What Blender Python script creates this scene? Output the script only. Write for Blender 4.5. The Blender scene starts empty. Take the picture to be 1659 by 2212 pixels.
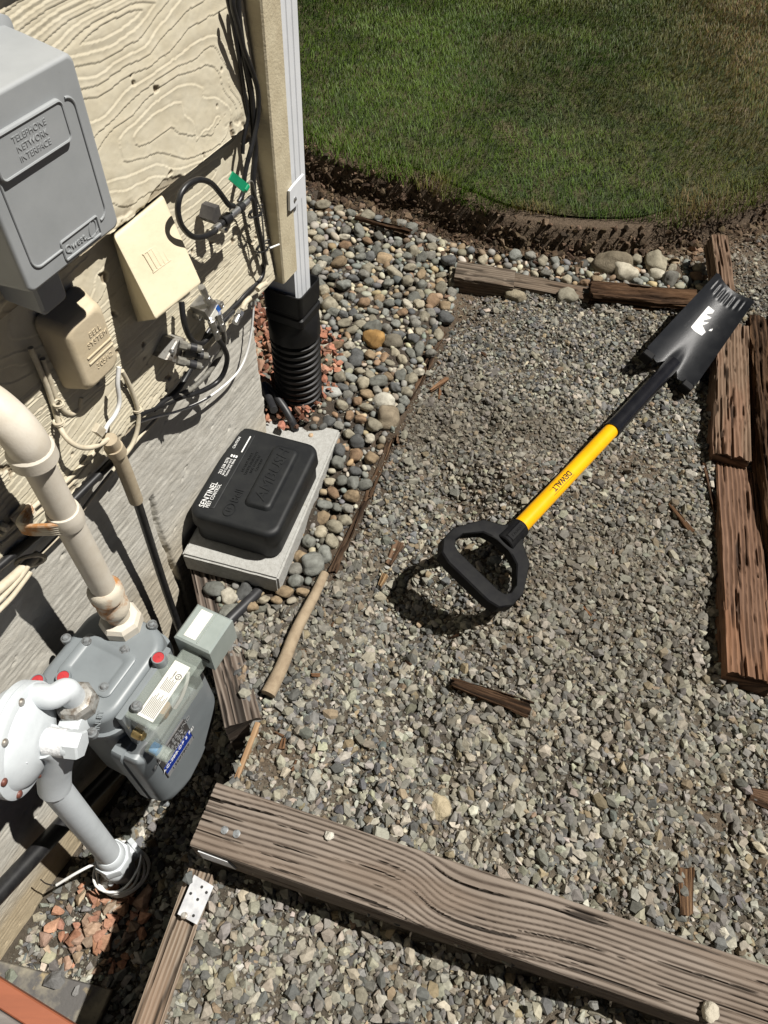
import bpy, bmesh, math, random
import numpy as np
from mathutils import Vector, Matrix

# ------------------------------------------------------------------ camera, light, exposure
SC = bpy.context.scene
COL = SC.collection
F_PX, PW, PH = 1550.0, 1659.0, 2212.0
CAM_H = 1.2
_d = np.array([745 - 829.5, -(2250 - 1106.0), -F_PX]); _d /= np.linalg.norm(_d)
_up = -_d
_y = np.array([0, 0, -1.0]); _y = _y - _up * _y.dot(_up); _y /= np.linalg.norm(_y)
_x = np.cross(_y, _up)
RC = np.array([_x, _y, _up])            # camera axes -> world
CP = np.array([0, 0, CAM_H])
cam = bpy.data.cameras.new('camera'); cam.sensor_fit = 'HORIZONTAL'; cam.sensor_width = 36
cam.lens = 36 * F_PX / PW; cam.clip_start = .02; cam.clip_end = 300
co = bpy.data.objects.new('camera', cam); COL.objects.link(co)
M = Matrix.Identity(4)
for i in range(3):
    for j in range(3): M[i][j] = RC[i][j]
M.translation = CP
co.matrix_world = M
SC.camera = co

TH = math.radians(21.65)
wv = np.array([math.sin(TH), math.cos(TH), 0]); nv = np.array([wv[1], -wv[0], 0]); zv = np.array([0, 0, 1.0])
WD = .63
SUN_EL, SUN_TH = math.radians(61.5), math.radians(26)
hd = math.cos(SUN_TH) * nv + math.sin(SUN_TH) * wv
sund = hd * math.cos(SUN_EL) + zv * math.sin(SUN_EL)
W = bpy.data.worlds.new('World'); SC.world = W; W.use_nodes = True
wt = W.node_tree
sky = wt.nodes.new('ShaderNodeTexSky'); sky.sky_type = 'NISHITA'; sky.sun_disc = False
sky.sun_elevation = SUN_EL; sky.sun_rotation = math.atan2(hd[0], hd[1])
sky.air_density = .06; sky.dust_density = .05; sky.ozone_density = .4
bg = wt.nodes['Background']; bg.inputs[1].default_value = .05
wt.links.new(sky.outputs[0], bg.inputs[0])
sl = bpy.data.lights.new('sun', 'SUN'); sl.energy = 5.0; sl.angle = math.radians(.53); sl.color = (1, .96, .90)
so = bpy.data.objects.new('sun', sl); COL.objects.link(so)
so.rotation_euler = Vector(sund).to_track_quat('Z', 'Y').to_euler()
SC.view_settings.view_transform = 'Standard'; SC.view_settings.look = 'None'
SC.view_settings.exposure = .36; SC.view_settings.gamma = 1
SC.cycles.max_bounces = 6; SC.cycles.diffuse_bounces = 1; SC.cycles.transparent_max_bounces = 8

# ------------------------------------------------------------------ picture <-> place
def ray(u, v):
    d = RC @ np.array([u - PW / 2, -(v - PH / 2), -F_PX]); return d / np.linalg.norm(d)
def G(u, v, z=0.0):                      # point of the picture on the level z
    r = ray(u, v); return CP + r * ((z - CAM_H) / r[2])
def WL(u, v, off):                       # point of the picture on the plane parallel to the wall
    r = ray(u, v); return CP + r * ((off - WD) / r.dot(nv))
def SZ(u, v, off):
    p = WL(u, v, off); return float(p.dot(wv)), float(p[2])
def SO(p): return float(np.dot(p, wv)), float(np.dot(p, nv) + WD)
def P3(s, off, z): return wv * s + nv * (off - WD) + zv * z
def project(p):
    c = (np.asarray(p) - CP) @ RC
    d = np.maximum(-c[..., 2], 1e-3)
    return np.stack([PW / 2 + F_PX * c[..., 0] / d, PH / 2 - F_PX * c[..., 1] / d], -1)
def frame(o, x, y, z):
    m = Matrix.Identity(4)
    for i in range(3): m[i][0] = x[i]; m[i][1] = y[i]; m[i][2] = z[i]; m[i][3] = o[i]
    return m
def WF(s=0, z=0, off=0): return frame(P3(s, off, z), wv, zv, nv)       # X along wall, Y up, Z out
def TF(s=0, off=0, z=0): return frame(P3(s, off, z), wv, -nv, zv)      # X along wall, Y to the wall, Z up
def nrm(a): a = np.asarray(a, float); return a / np.linalg.norm(a)

# ------------------------------------------------------------------ noise
def _hash(ix, iy, iz, seed):
    h = (ix.astype(np.int64) * 374761393 + iy.astype(np.int64) * 668265263 + iz.astype(np.int64) * 2147483647 + seed * 144665) & 0xffffffff
    h = ((h ^ (h >> 13)) * 1274126177) & 0xffffffff
    h = h ^ (h >> 16)
    return (h & 0xffffff) / float(0xffffff)
def vn(x, y, z=None, seed=0):
    x = np.asarray(x, float); y = np.asarray(y, float)
    z = np.zeros_like(x) if z is None else np.asarray(z, float)
    fx, fy, fz = np.floor(x), np.floor(y), np.floor(z)
    tx, ty, tz = x - fx, y - fy, z - fz
    tx, ty, tz = tx * tx * (3 - 2 * tx), ty * ty * (3 - 2 * ty), tz * tz * (3 - 2 * tz)
    r = 0
    for a in (0, 1):
        for b in (0, 1):
            for c in (0, 1):
                k = (tx if a else 1 - tx) * (ty if b else 1 - ty) * (tz if c else 1 - tz)
                r = r + k * _hash(fx + a, fy + b, fz + c, seed)
    return r
def fbm(x, y, z=None, seed=0, o=4):
    r, a, t, f = 0, 1.0, 0, 1.0
    for i in range(o):
        r = r + a * vn(np.asarray(x) * f, np.asarray(y) * f, None if z is None else np.asarray(z) * f, seed + i * 17); t += a; a *= .5; f *= 2.03
    return r / t
def inpoly(p, poly):
    x, y = p[..., 0], p[..., 1]; r = np.zeros(x.shape, bool); n = len(poly)
    for i in range(n):
        x0, y0 = poly[i]; x1, y1 = poly[(i + 1) % n]
        if y0 == y1: continue
        c = ((y0 > y) != (y1 > y)) & (x < (x1 - x0) * (y - y0) / (y1 - y0) + x0); r ^= c
    return r
def polydist(p, line):                   # distance to a polyline and side (positive on its left)
    best = np.full(p.shape[:-1], 1e9); side = np.zeros(p.shape[:-1])
    for a, b in zip(line[:-1], line[1:]):
        a = np.array(a[:2]); b = np.array(b[:2]); d = b - a
        t = np.clip(((p - a) @ d) / d.dot(d), 0, 1)
        q = a + t[..., None] * d; e = np.linalg.norm(p - q, axis=-1)
        s = d[0] * (p[..., 1] - a[1]) - d[1] * (p[..., 0] - a[0])
        m = e < best; best = np.where(m, e, best); side = np.where(m, np.sign(s), side)
    return best * side

# ------------------------------------------------------------------ materials
def mat(name, c1, c2=None, scale=60, lo=.4, hi=.65, rough=.6, metal=0, bumps=(), layers=(), spec=.5, attr=None, stretch=None, objcol=False, trans=0):
    m = bpy.data.materials.new(name); m.use_nodes = True; nt = m.node_tree
    b = nt.nodes['Principled BSDF']; N = nt.nodes.new; L = nt.links.new
    b.inputs['Roughness'].default_value = rough; b.inputs['Metallic'].default_value = metal
    b.inputs['Specular IOR Level'].default_value = spec
    if trans: b.inputs['Transmission Weight'].default_value = trans
    tc = N('ShaderNodeTexCoord'); vec = tc.outputs['Object']
    if stretch:
        mp = N('ShaderNodeMapping'); mp.inputs['Scale'].default_value = stretch; L(vec, mp.inputs['Vector']); vec = mp.outputs[0]
    def noise(sc, det=5, r=.6):
        n = N('ShaderNodeTexNoise'); n.inputs['Scale'].default_value = sc; n.inputs['Detail'].default_value = det; n.inputs['Roughness'].default_value = r
        L(vec, n.inputs['Vector']); return n.outputs['Fac']
    def ramp(f, a, bb):
        r = N('ShaderNodeMapRange'); r.inputs[1].default_value = a; r.inputs[2].default_value = bb; r.clamp = True; L(f, r.inputs[0]); return r.outputs[0]
    def mix(f, a, bb, mode='MIX'):
        x = N('ShaderNodeMix'); x.data_type = 'RGBA'; x.blend_type = mode
        if f is None: x.inputs[0].default_value = 1
        else: L(f, x.inputs[0])
        for k, q in ((6, a), (7, bb)):
            if isinstance(q, tuple): x.inputs[k].default_value = (*q, 1)
            else: L(q, x.inputs[k])
        return x.outputs[2]
    col = c1
    if attr:
        at = N('ShaderNodeAttribute'); at.attribute_name = attr; col = at.outputs['Color']
    if objcol:
        oi = N('ShaderNodeObjectInfo'); col = oi.outputs['Color']
    if c2 is not None:
        if attr or objcol:
            f = mix(ramp(noise(scale), lo, hi), c1, c2); col = mix(None, col, f, 'MULTIPLY')
        else: col = mix(ramp(noise(scale), lo, hi), c1, c2)
    for (lc, ls, l0, l1) in layers: col = mix(ramp(noise(ls, 6, .65), l0, l1), col, lc)
    if isinstance(col, tuple): b.inputs['Base Color'].default_value = (*col, 1)
    else: L(col, b.inputs['Base Color'])
    prev = None
    for (bs, st, dist) in bumps:
        bn = N('ShaderNodeBump'); bn.inputs['Strength'].default_value = st; bn.inputs['Distance'].default_value = dist
        L(noise(bs, 6), bn.inputs['Height'])
        if prev: L(prev, bn.inputs['Normal'])
        prev = bn.outputs[0]
    if prev: L(prev, b.inputs['Normal'])
    return m

# ------------------------------------------------------------------ mesh collector
class MB:
    def __init__(s): s.v = []; s.f = []; s.n = 0; s.c = []
    def add(s, verts, faces, F=None):
        if F is not None:
            A = np.array(F); verts = np.asarray(verts, float) @ A[:3, :3].T + A[:3, 3]
        verts = np.asarray(verts, float)
        s.v.append(verts); s.f += [tuple(i + s.n for i in f) for f in faces]; s.n += len(verts)
    def mesh(s, name, inv=None):
        v = np.concatenate(s.v)
        if inv is not None: A = np.array(inv); v = v @ A[:3, :3].T + A[:3, 3]
        me = bpy.data.meshes.new(name); me.from_pydata(v.tolist(), [], s.f); return me
FR = {}
def link(name, data, parent=None, F=None):
    o = bpy.data.objects.new(name, data); COL.objects.link(o)
    if parent is not None: o.parent = parent; FR[o.name] = FR[parent.name]
    else: FR[o.name] = F if F is not None else Matrix.Identity(4); o.matrix_world = FR[o.name]
    return o
def build(mb, name, m, parent=None, at=None, ang=38, flat=False):
    F = FR[parent.name] if parent is not None else (Matrix.Translation(Vector(at)) if at is not None and not isinstance(at, Matrix) else (at if at is not None else Matrix.Identity(4)))
    me = mb.mesh(name, F.inverted()); me.materials.append(m)
    if not flat:
        me.polygons.foreach_set('use_smooth', [True] * len(me.polygons))
        me.set_sharp_from_angle(angle=math.radians(ang))
    me.update(); o = link(name, me, parent, F)
    if not flat:
        wn = o.modifiers.new('weighted_normal', 'WEIGHTED_NORMAL'); wn.keep_sharp = True
    return o
def tag(o, label=None, cat=None, group=None, kind=None):
    if label: o['label'] = label
    if cat: o['category'] = cat
    if group: o['group'] = group
    if kind: o['kind'] = kind
    return o
def thing(name, label, cat, F, group=None):
    o = bpy.data.objects.new(name, None); COL.objects.link(o); o.empty_display_size = .05
    FR[o.name] = F; o.matrix_world = F
    return tag(o, label, cat, group)

def rrect(w, h, r, n=5, cx=0, cy=0):
    r = min(r, w / 2 - 1e-5, h / 2 - 1e-5); p = []
    for (sx, sy, a0) in ((1, 1, 0), (-1, 1, 90), (-1, -1, 180), (1, -1, 270)):
        for i in range(n + 1):
            a = math.radians(a0 + 90 * i / n)
            p.append((cx + sx * (w / 2 - r) + r * math.cos(a), cy + sy * (h / 2 - r) + r * math.sin(a)))
    return p
def loft(mb, F, secs):
    v = []; f = []; n = len(secs[0][0])
    for pts, z in secs: v += [(x, y, z) for x, y in pts]
    for k in range(len(secs) - 1):
        for i in range(n):
            j = (i + 1) % n; f.append((k * n + i, k * n + j, (k + 1) * n + j, (k + 1) * n + i))
    f.append(tuple(reversed(range(n)))); f.append(tuple((len(secs) - 1) * n + i for i in range(n)))
    mb.add(v, f, F)
def scale_poly(pts, d):                  # move each point d towards the centroid box
    xs = [p[0] for p in pts]; ys = [p[1] for p in pts]; cx, cy = (min(xs) + max(xs)) / 2, (min(ys) + max(ys)) / 2
    hx, hy = (max(xs) - min(xs)) / 2, (max(ys) - min(ys)) / 2
    return [(cx + (x - cx) * (hx - d) / hx, cy + (y - cy) * (hy - d) / hy) for x, y in pts]
def pillow(mb, F, pts, z0, z1, re, taper=0, n=4, base=False):
    S = []
    if base: S += [(scale_poly(pts, re * .6), z0), (pts, z0 + re * .6)]
    else: S.append((pts, z0))
    S.append((scale_poly(pts, taper), z1 - re))
    for i in range(1, n + 1):
        a = math.pi / 2 * i / n; S.append((scale_poly(pts, taper + re * (1 - math.cos(a))), z1 - re + re * math.sin(a)))
    loft(mb, F, S)
def box(mb, F, x0, x1, y0, y1, z0, z1, b=0):
    pts = [(x1, y1), (x0, y1), (x0, y0), (x1, y0)]
    if b: loft(mb, F, [(scale_poly(pts, b), z0), (pts, z0 + b), (pts, z1 - b), (scale_poly(pts, b), z1)])
    else: loft(mb, F, [(pts, z0), (pts, z1)])
def axis_frame(p0, p1, hint=(0, 0, 1)):
    z = nrm(np.array(p1) - np.array(p0)); h = np.array(hint, float)
    if abs(z.dot(h)) > .95: h = np.array([1.0, 0, 0])
    x = nrm(np.cross(h, z)); return frame(p0, x, np.cross(z, x), z)
def lathe(mb, F, prof, n=32):
    secs = [([(r * math.cos(2 * math.pi * i / n), r * math.sin(2 * math.pi * i / n)) for i in range(n)], z) for r, z in prof]
    loft(mb, F, secs)
def cyl(mb, p0, p1, r0, r1=None, n=24, b=0):
    r1 = r0 if r1 is None else r1; L_ = float(np.linalg.norm(np.array(p1) - np.array(p0)))
    pr = [(r0, 0), (r1, L_)] if not b else [(r0 - b, 0), (r0, b), (r1, L_ - b), (r1 - b, L_)]
    lathe(mb, axis_frame(p0, p1), pr, n)
def spline(pts, k=6):
    p = [np.array(q, float) for q in pts]
    if len(p) < 3: return p
    p = [2 * p[0] - p[1]] + p + [2 * p[-1] - p[-2]]; out = []
    for i in range(1, len(p) - 2):
        for j in range(k):
            t = j / k; a, b, c, d = p[i - 1:i + 3]
            out.append(.5 * (2 * b + (c - a) * t + (2 * a - 5 * b + 4 * c - d) * t * t + (3 * b - a - 3 * c + d) * t ** 3))
    return out + [p[-2]]
def tube(mb, pts, r, n=10, k=6, smooth=True):
    p = spline(pts, k) if smooth else [np.array(q, float) for q in pts]
    rs = r if isinstance(r, (list, tuple)) else None
    v = []; f = []; x = None
    for i, q in enumerate(p):
        t = nrm(p[min(i + 1, len(p) - 1)] - p[max(i - 1, 0)])
        if x is None:
            h = np.array([0, 0, 1.0]) if abs(t[2]) < .9 else np.array([1.0, 0, 0]); x = nrm(np.cross(h, t))
        else: x = nrm(x - t * x.dot(t))
        y = np.cross(t, x); rr = r if rs is None else rs[0] + (rs[1] - rs[0]) * i / (len(p) - 1)
        for a in range(n):
            c = 2 * math.pi * a / n; v.append(q + rr * (math.cos(c) * x + math.sin(c) * y))
    for i in range(len(p) - 1):
        for a in range(n):
            b = (a + 1) % n; f.append((i * n + a, i * n + b, (i + 1) * n + b, (i + 1) * n + a))
    f.append(tuple(reversed(range(n)))); f.append(tuple((len(p) - 1) * n + a for a in range(n)))
    mb.add(v, f)
def one(fn, *a, **k):
    mb = MB(); fn(mb, *a, **k); return mb
def text(s, F, size, m, parent, ext=.0004, align='CENTER', sx=1, name='lettering', shear=0, space=1):
    c = bpy.data.curves.new(name, 'FONT'); c.body = s; c.size = size; c.extrude = ext; c.align_x = align; c.align_y = 'CENTER'; c.shear = shear
    c.space_character = space
    c.materials.append(m); c.resolution_u = 3
    o = bpy.data.objects.new(name, c); COL.objects.link(o); o.parent = parent
    S = Matrix.Diagonal((sx, 1, 1, 1))
    o.matrix_parent_inverse = Matrix.Identity(4); o.matrix_local = FR[parent.name].inverted() @ F @ S
    FR[o.name] = F; return o
def grid_mesh(name, V, nu, nv_, m, parent=None, col=None, F=None, flip=False):
    me = bpy.data.meshes.new(name)
    i = np.arange(nu * nv_).reshape(nv_, nu)
    q = np.stack([i[:-1, :-1], i[:-1, 1:], i[1:, 1:], i[1:, :-1]], -1).reshape(-1, 4)
    if flip: q = q[:, ::-1]
    return raw_mesh(name, V, q, m, parent, col, F)
def raw_mesh(name, V, Q, m, parent=None, col=None, F=None, smooth=True, sharp=None):
    me = bpy.data.meshes.new(name); V = np.asarray(V, np.float64); k = Q.shape[1]
    F = FR[parent.name] if parent is not None else (F if F is not None else Matrix.Identity(4))
    A = np.array(F.inverted()); V = V @ A[:3, :3].T + A[:3, 3]
    me.vertices.add(len(V)); me.vertices.foreach_set('co', V.astype(np.float32).ravel())
    me.loops.add(Q.size); me.loops.foreach_set('vertex_index', Q.astype(np.int32).ravel())
    me.polygons.add(len(Q)); me.polygons.foreach_set('loop_start', np.arange(0, Q.size, k, dtype=np.int32))
    me.update(calc_edges=True)
    me.polygons.foreach_set('use_smooth', np.full(len(Q), smooth))
    if col is not None:
        a = me.attributes.new('col', 'FLOAT_COLOR', 'POINT')
        c4 = np.ones((len(V), 4), np.float32); c4[:, :3] = col; a.data.foreach_set('color', c4.ravel())
    me.materials.append(m)
    if sharp: me.set_sharp_from_angle(angle=math.radians(sharp))
    me.validate(); me.update()
    return link(name, me, parent, F)

rng = np.random.default_rng(7)
random.seed(7)

# ------------------------------------------------------------------ material list
cream = (.66, .605, .465)
M_siding = mat('cream_siding_paint', (1, 1, 1), (.90, .88, .84), 35, .35, .7, rough=.72, attr='col', bumps=[(900, .25, .0008)], layers=[((.42, .36, .26), 14, .66, .8)])
M_trim = mat('cream_trim_paint', (.60, .53, .37), (.50, .43, .29), 40, .4, .7, rough=.75, stretch=(1, .25, 1), bumps=[(260, .6, .0015), (900, .3, .0006)], layers=[((.30, .23, .14), 45, .72, .78)])
M_conc = mat('board_formed_concrete', (1, 1, 1), (.80, .79, .77), 40, .35, .7, rough=.9, attr='col', bumps=[(420, .5, .0012)], layers=[((.16, .15, .14), 90, .74, .82)])
M_white = mat('white_aluminium', (.74, .76, .78), (.68, .70, .72), 20, .4, .7, rough=.45, layers=[((.5, .48, .42), 60, .7, .85)])
M_blackp = mat('black_corrugated_plastic', (.006, .006, .007), (.011, .011, .010), 30, .4, .7, rough=.5, spec=.3)
M_greyp = mat('grey_box_plastic', (.34, .355, .36), (.30, .315, .32), 25, .35, .7, rough=.62, bumps=[(700, .12, .0005)], layers=[((.20, .20, .19), 60, .70, .80), ((.34, .30, .20), 18, .72, .85)])
M_greyd = mat('grey_box_plastic_lower', (.33, .345, .35), (.29, .30, .31), 25, .35, .7, rough=.6)
M_beige = mat('painted_beige_cover', (.70, .62, .44), (.64, .56, .39), 22, .4, .7, rough=.7, bumps=[(90, .25, .003), (500, .2, .0006)], layers=[((.40, .33, .2), 60, .74, .8)])
M_bell = mat('painted_beige_box', (.60, .51, .36), (.55, .46, .31), 30, .4, .7, rough=.62, bumps=[(160, .35, .0012)])
M_pipe = mat('cream_painted_steel', (.66, .61, .52), (.58, .52, .42), 30, .4, .7, rough=.55, bumps=[(350, .3, .0008)], layers=[((.36, .17, .06), 22, .69, .76), ((.22, .10, .04), 60, .76, .82)])
M_rust = mat('rusty_fitting', (.62, .56, .45), (.42, .19, .06), 26, .47, .6, rough=.75, bumps=[(200, .5, .001)], layers=[((.16, .08, .04), 60, .66, .74)])
M_meter = mat('grey_meter_paint', (.205, .228, .238), (.18, .20, .21), 25, .4, .7, rough=.42, bumps=[(600, .1, .0004)], layers=[((.26, .26, .25), 90, .76, .82)])
M_meters = mat('grey_screw_paint', (.20, .215, .22), (.11, .11, .11), 200, .45, .6, rough=.4)
M_red = mat('red_seal', (.50, .035, .04), (.40, .03, .035), 120, .4, .6, rough=.6)
M_reg = mat('pale_grey_regulator_paint', (.62, .66, .68), (.55, .59, .61), 30, .4, .7, rough=.6, bumps=[(300, .25, .0008)], layers=[((.36, .36, .35), 70, .73, .8)])
M_nut = mat('worn_galvanised', (.42, .41, .38), (.16, .13, .10), 70, .45, .62, rough=.5, metal=.5, bumps=[(250, .5, .001)])
M_foil = mat('crinkled_silver_sticker', (.82, .83, .83), (.66, .67, .68), 220, .45, .6, rough=.4, bumps=[(260, .7, .0015)])
M_bolt = mat('rust_brown_bolt', (.16, .055, .035), (.10, .035, .03), 200, .4, .6, rough=.5)
M_steel = mat('bright_zinc_steel', (.58, .58, .57), (.42, .42, .41), 80, .4, .6, rough=.32, metal=.9)
M_galv = mat('galvanised_plate', (.62, .63, .64), (.46, .47, .49), 60, .4, .62, rough=.5, metal=.35, bumps=[(200, .15, .0005)], layers=[((.35, .31, .26), 80, .66, .76)])
M_black = mat('black_cable_jacket', (.012, .012, .013), (.02, .02, .02), 60, .4, .6, rough=.38)
M_blackdusty = mat('dusty_black_hose', (.022, .022, .024), (.05, .05, .05), 40, .5, .75, rough=.45)
M_cream = mat('painted_wire', (.60, .54, .41), (.50, .43, .31), 120, .4, .7, rough=.65, bumps=[(300, .3, .0006)])
M_creamt = mat('taped_beige_conduit', (.44, .37, .26), (.38, .31, .21), 60, .4, .7, rough=.7, bumps=[(200, .3, .0008)])
M_wire = mat('white_wire', (.80, .80, .78), (.72, .72, .68), 80, .4, .7, rough=.4)
M_greyw = mat('grey_paint_flecked_cable', (.20, .19, .16), (.12, .115, .10), 120, .4, .6, rough=.6)
M_green = mat('green_plastic_tag', (.006, .30, .14), (.005, .26, .12), 60, .4, .6, rough=.4)
M_bait = mat('black_bait_plastic', (.010, .011, .012), (.017, .018, .018), 40, .4, .7, rough=.52, spec=.32, bumps=[(1200, .2, .0003)], layers=[((.07, .068, .06), 30, .68, .85)])
M_print = mat('white_print', (.78, .78, .76), rough=.6)
M_block = mat('grey_concrete_block', (.42, .42, .395), (.34, .335, .31), 120, .35, .65, rough=.92, bumps=[(350, .8, .002), (80, .4, .003)], layers=[((.24, .235, .22), 260, .62, .72), ((.26, .24, .14), 16, .68, .82)])
M_yellow = mat('yellow_fibreglass', (.86, .44, .004), (.80, .40, .004), 30, .4, .6, rough=.32)
M_grip = mat('black_rubber_grip', (.007, .007, .008), (.011, .011, .011), 60, .4, .6, rough=.6, spec=.10)
M_blade = mat('black_painted_steel_blade', (.010, .011, .013), (.022, .023, .025), 24, .45, .75, rough=.40, metal=.1, spec=.5, bumps=[(700, .5, .0008)], layers=[((.10, .10, .09), 34, .64, .85)])
M_socket = mat('black_gloss_socket', (.009, .009, .011), (.014, .014, .016), 40, .4, .7, rough=.22)
M_ink = mat('black_ink', (.012, .012, .012), rough=.5)
M_label = mat('white_paper_label', (.74, .73, .67), (.66, .64, .57), 60, .4, .7, rough=.7)
M_printg = mat('grey_print', (.22, .22, .21), rough=.7)
M_blue = mat('blue_plate', (.015, .045, .32), (.012, .035, .26), 60, .4, .7, rough=.35)
M_plate = mat('dark_metal_plate', (.09, .085, .085), (.13, .125, .12), 90, .4, .7, rough=.4, metal=.4)
M_silver = mat('silver_plate', (.55, .56, .56), (.45, .46, .46), 120, .4, .6, rough=.4, metal=.5)
M_soil = mat('soil', (1, 1, 1), (.62, .60, .56), 130, .35, .68, rough=.95, attr='col', bumps=[(220, .9, .006), (60, .6, .012)])
M_thatch = mat('lawn_thatch', (.028, .040, .010), (.07, .06, .025), 14, .4, .65, rough=.95, bumps=[(160, .8, .01)], layers=[((.13, .095, .055), 3.0, .58, .7)])
M_grass = mat('grass_blade', (1, 1, 1), None, attr='col', rough=.55, spec=.3)
M_stone = mat('crushed_stone', (1, 1, 1), (.66, .66, .66), 160, .35, .7, rough=.85, attr='col', spec=.3, bumps=[(700, .5, .0015)])
M_river = mat('river_stone', (1.06, 1.05, 1.02), (.60, .58, .55), 1.6, .36, .68, rough=.72, objcol=True, spec=.3, bumps=[(14, .35, .05), (40, .3, .02)])
M_riverb = mat('small_river_stone', (1.05, 1.05, 1.02), (.70, .70, .70), 70, .38, .68, rough=.72, attr='col', spec=.35)
M_lava = mat('lava_chip', (1, 1, 1), (.62, .58, .56), 140, .35, .7, rough=.95, attr='col', spec=.2, bumps=[(500, .6, .002)])
M_wood = mat('weathered_wood', (1, 1, 1), (.72, .70, .68), 70, .35, .7, rough=.85, attr='col', stretch=(.12, 1, 1), bumps=[(420, .5, .0012)], spec=.25)
M_rot = mat('rotten_wood', (1, 1, 1), (.50, .46, .42), 90, .35, .7, rough=.95, attr='col', stretch=(.2, 1, 1), bumps=[(260, .8, .004)], spec=.15)
M_redw = mat('red_stained_wood', (.30, .095, .045), (.22, .07, .035), 40, .4, .7, rough=.6, stretch=(.1, 1, 1))
M_shoe = mat('brown_leather', (.10, .05, .045), (.07, .035, .03), 60, .4, .7, rough=.5)
M_tape = mat('blue_tape', (.02, .12, .45), (.02, .10, .38), 60, .4, .7, rough=.45)
def clear_mat():
    m = mat('yellowed_clear_plastic', (.50, .56, .51), (.42, .48, .42), 20, .4, .7, rough=.16, spec=.5)
    b = m.node_tree.nodes['Principled BSDF']; b.inputs['Alpha'].default_value = .36; b.inputs['Coat Weight'].default_value = .3
    return m
M_clear = clear_mat()

# ------------------------------------------------------------------ ground shape
LAWN_Z = .085
edge_px = [(560, 262), (648, 301), (720, 335), (789, 358), (850, 372), (917, 390), (960, 412), (1007, 429), (1075, 458), (1141, 474), (1220, 488), (1301, 493), (1390, 490), (1461, 474), (1557, 452), (1659, 418), (1760, 380), (2050, 260)]
lawn_edge = np.array([G(u, v, LAWN_Z)[:2] for u, v in edge_px])
_q = [SO(G(u, v, -.03)) for u, v in ((296, 2210), (380, 1978))]
pit_line = np.array([(-1.5, .42), (_q[0][0] - .05, _q[0][1] + .022), (_q[0][0], _q[0][1] + .014), (_q[1][0], _q[1][1] + .014), (.118, .312), (.223, .308), (.324, .284), (.519, .085), (.62, .10), (.66, -.05)])
PIT = [(-1.5, -.4)] + [tuple(p) for p in pit_line] + [(.66, -.4)]
edging_px = [(985, 640), (960, 720), (915, 800), (870, 900), (845, 960), (815, 1010), (790, 1080), (750, 1170), (715, 1240)]
bumps_px = [(1120, 1060, .042, .09), (1010, 1130, -.022, .05), (868, 1338, -.07, .10), (740, 1730, -.03, .06), (1180, 1240, .02, .1), (930, 1530, -.02, .08), (1330, 1620, .018, .12), (1200, 900, .02, .15), (1015, 620, -.015, .08), (1000, 1420, .012, .12), (860, 930, .012, .05), (1500, 1500, .01, .12)]
LOWER = [tuple(G(u, v, 0)[:2]) for u, v in ((300, 2215), (385, 1985), (420, 1835), (1000, 2040), (1660, 2260), (2400, 2530), (2400, 3600), (0, 3600))]
def bank_w(x): return np.interp(x, [-.3, .1, .5, 1.2], [.125, .105, .042, .045])
def ground_z(x, y, rough=True):
    x = np.asarray(x, float); y = np.asarray(y, float)
    p = np.stack([x, y], -1); s = x * wv[0] + y * wv[1]; off = x * nv[0] + y * nv[1] + WD
    z = .042 * (fbm(x * 3.2, y * 3.2, None, 3, 3) - .5) + (.032 * (fbm(x * 14, y * 14, None, 9, 3) - .5) if rough else 0)
    for u, v, a, r in bumps_px:
        q = G(u, v, 0); z = z + a * np.exp(-((x - q[0]) ** 2 + (y - q[1]) ** 2) / r ** 2)
    # rise towards the house corner and towards the foot of the wall
    z = z + .05 * np.exp(-((s - .97) ** 2 + (off - .0) ** 2) / .22 ** 2)
    low = inpoly(p, LOWER); z = np.where(low, z - .058, z)
    # pit beside the foundation
    so = np.stack([s, off], -1); inside = inpoly(so, PIT)
    depth = -.395 + .08 * np.clip((s - .30) / .3, 0, 1) + .02 * (fbm(x * 9, y * 9, None, 5, 3) - .5) * 2
    z = np.where(inside, depth, z)
    # lawn bank
    d = polydist(p, lawn_edge)          # left of the edge (walking right) = lawn
    bw = bank_w(x); jag = fbm(x * 11, y * 11, None, 21, 4) - .5; bank = np.clip((d + .012 + bw * .34 + .03 * jag) / (.010 + bw * .30), 0, 1) * .86 + .14 * np.clip((d + bw) / bw, 0, 1); bank = bank * bank * (3 - 2 * bank)
    lz = LAWN_Z + .004 * (fbm(x * 5, y * 5, None, 31, 2) - .5)
    front = d > -.5
    z = np.where(front, z * (1 - bank) + lz * bank + .012 * (fbm(x * 24, y * 24, None, 8, 4) - .5) * 4 * bank * (1 - bank), z)
    # behind the wall plane of the house nothing matters
    return z, d, inside, low

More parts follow.
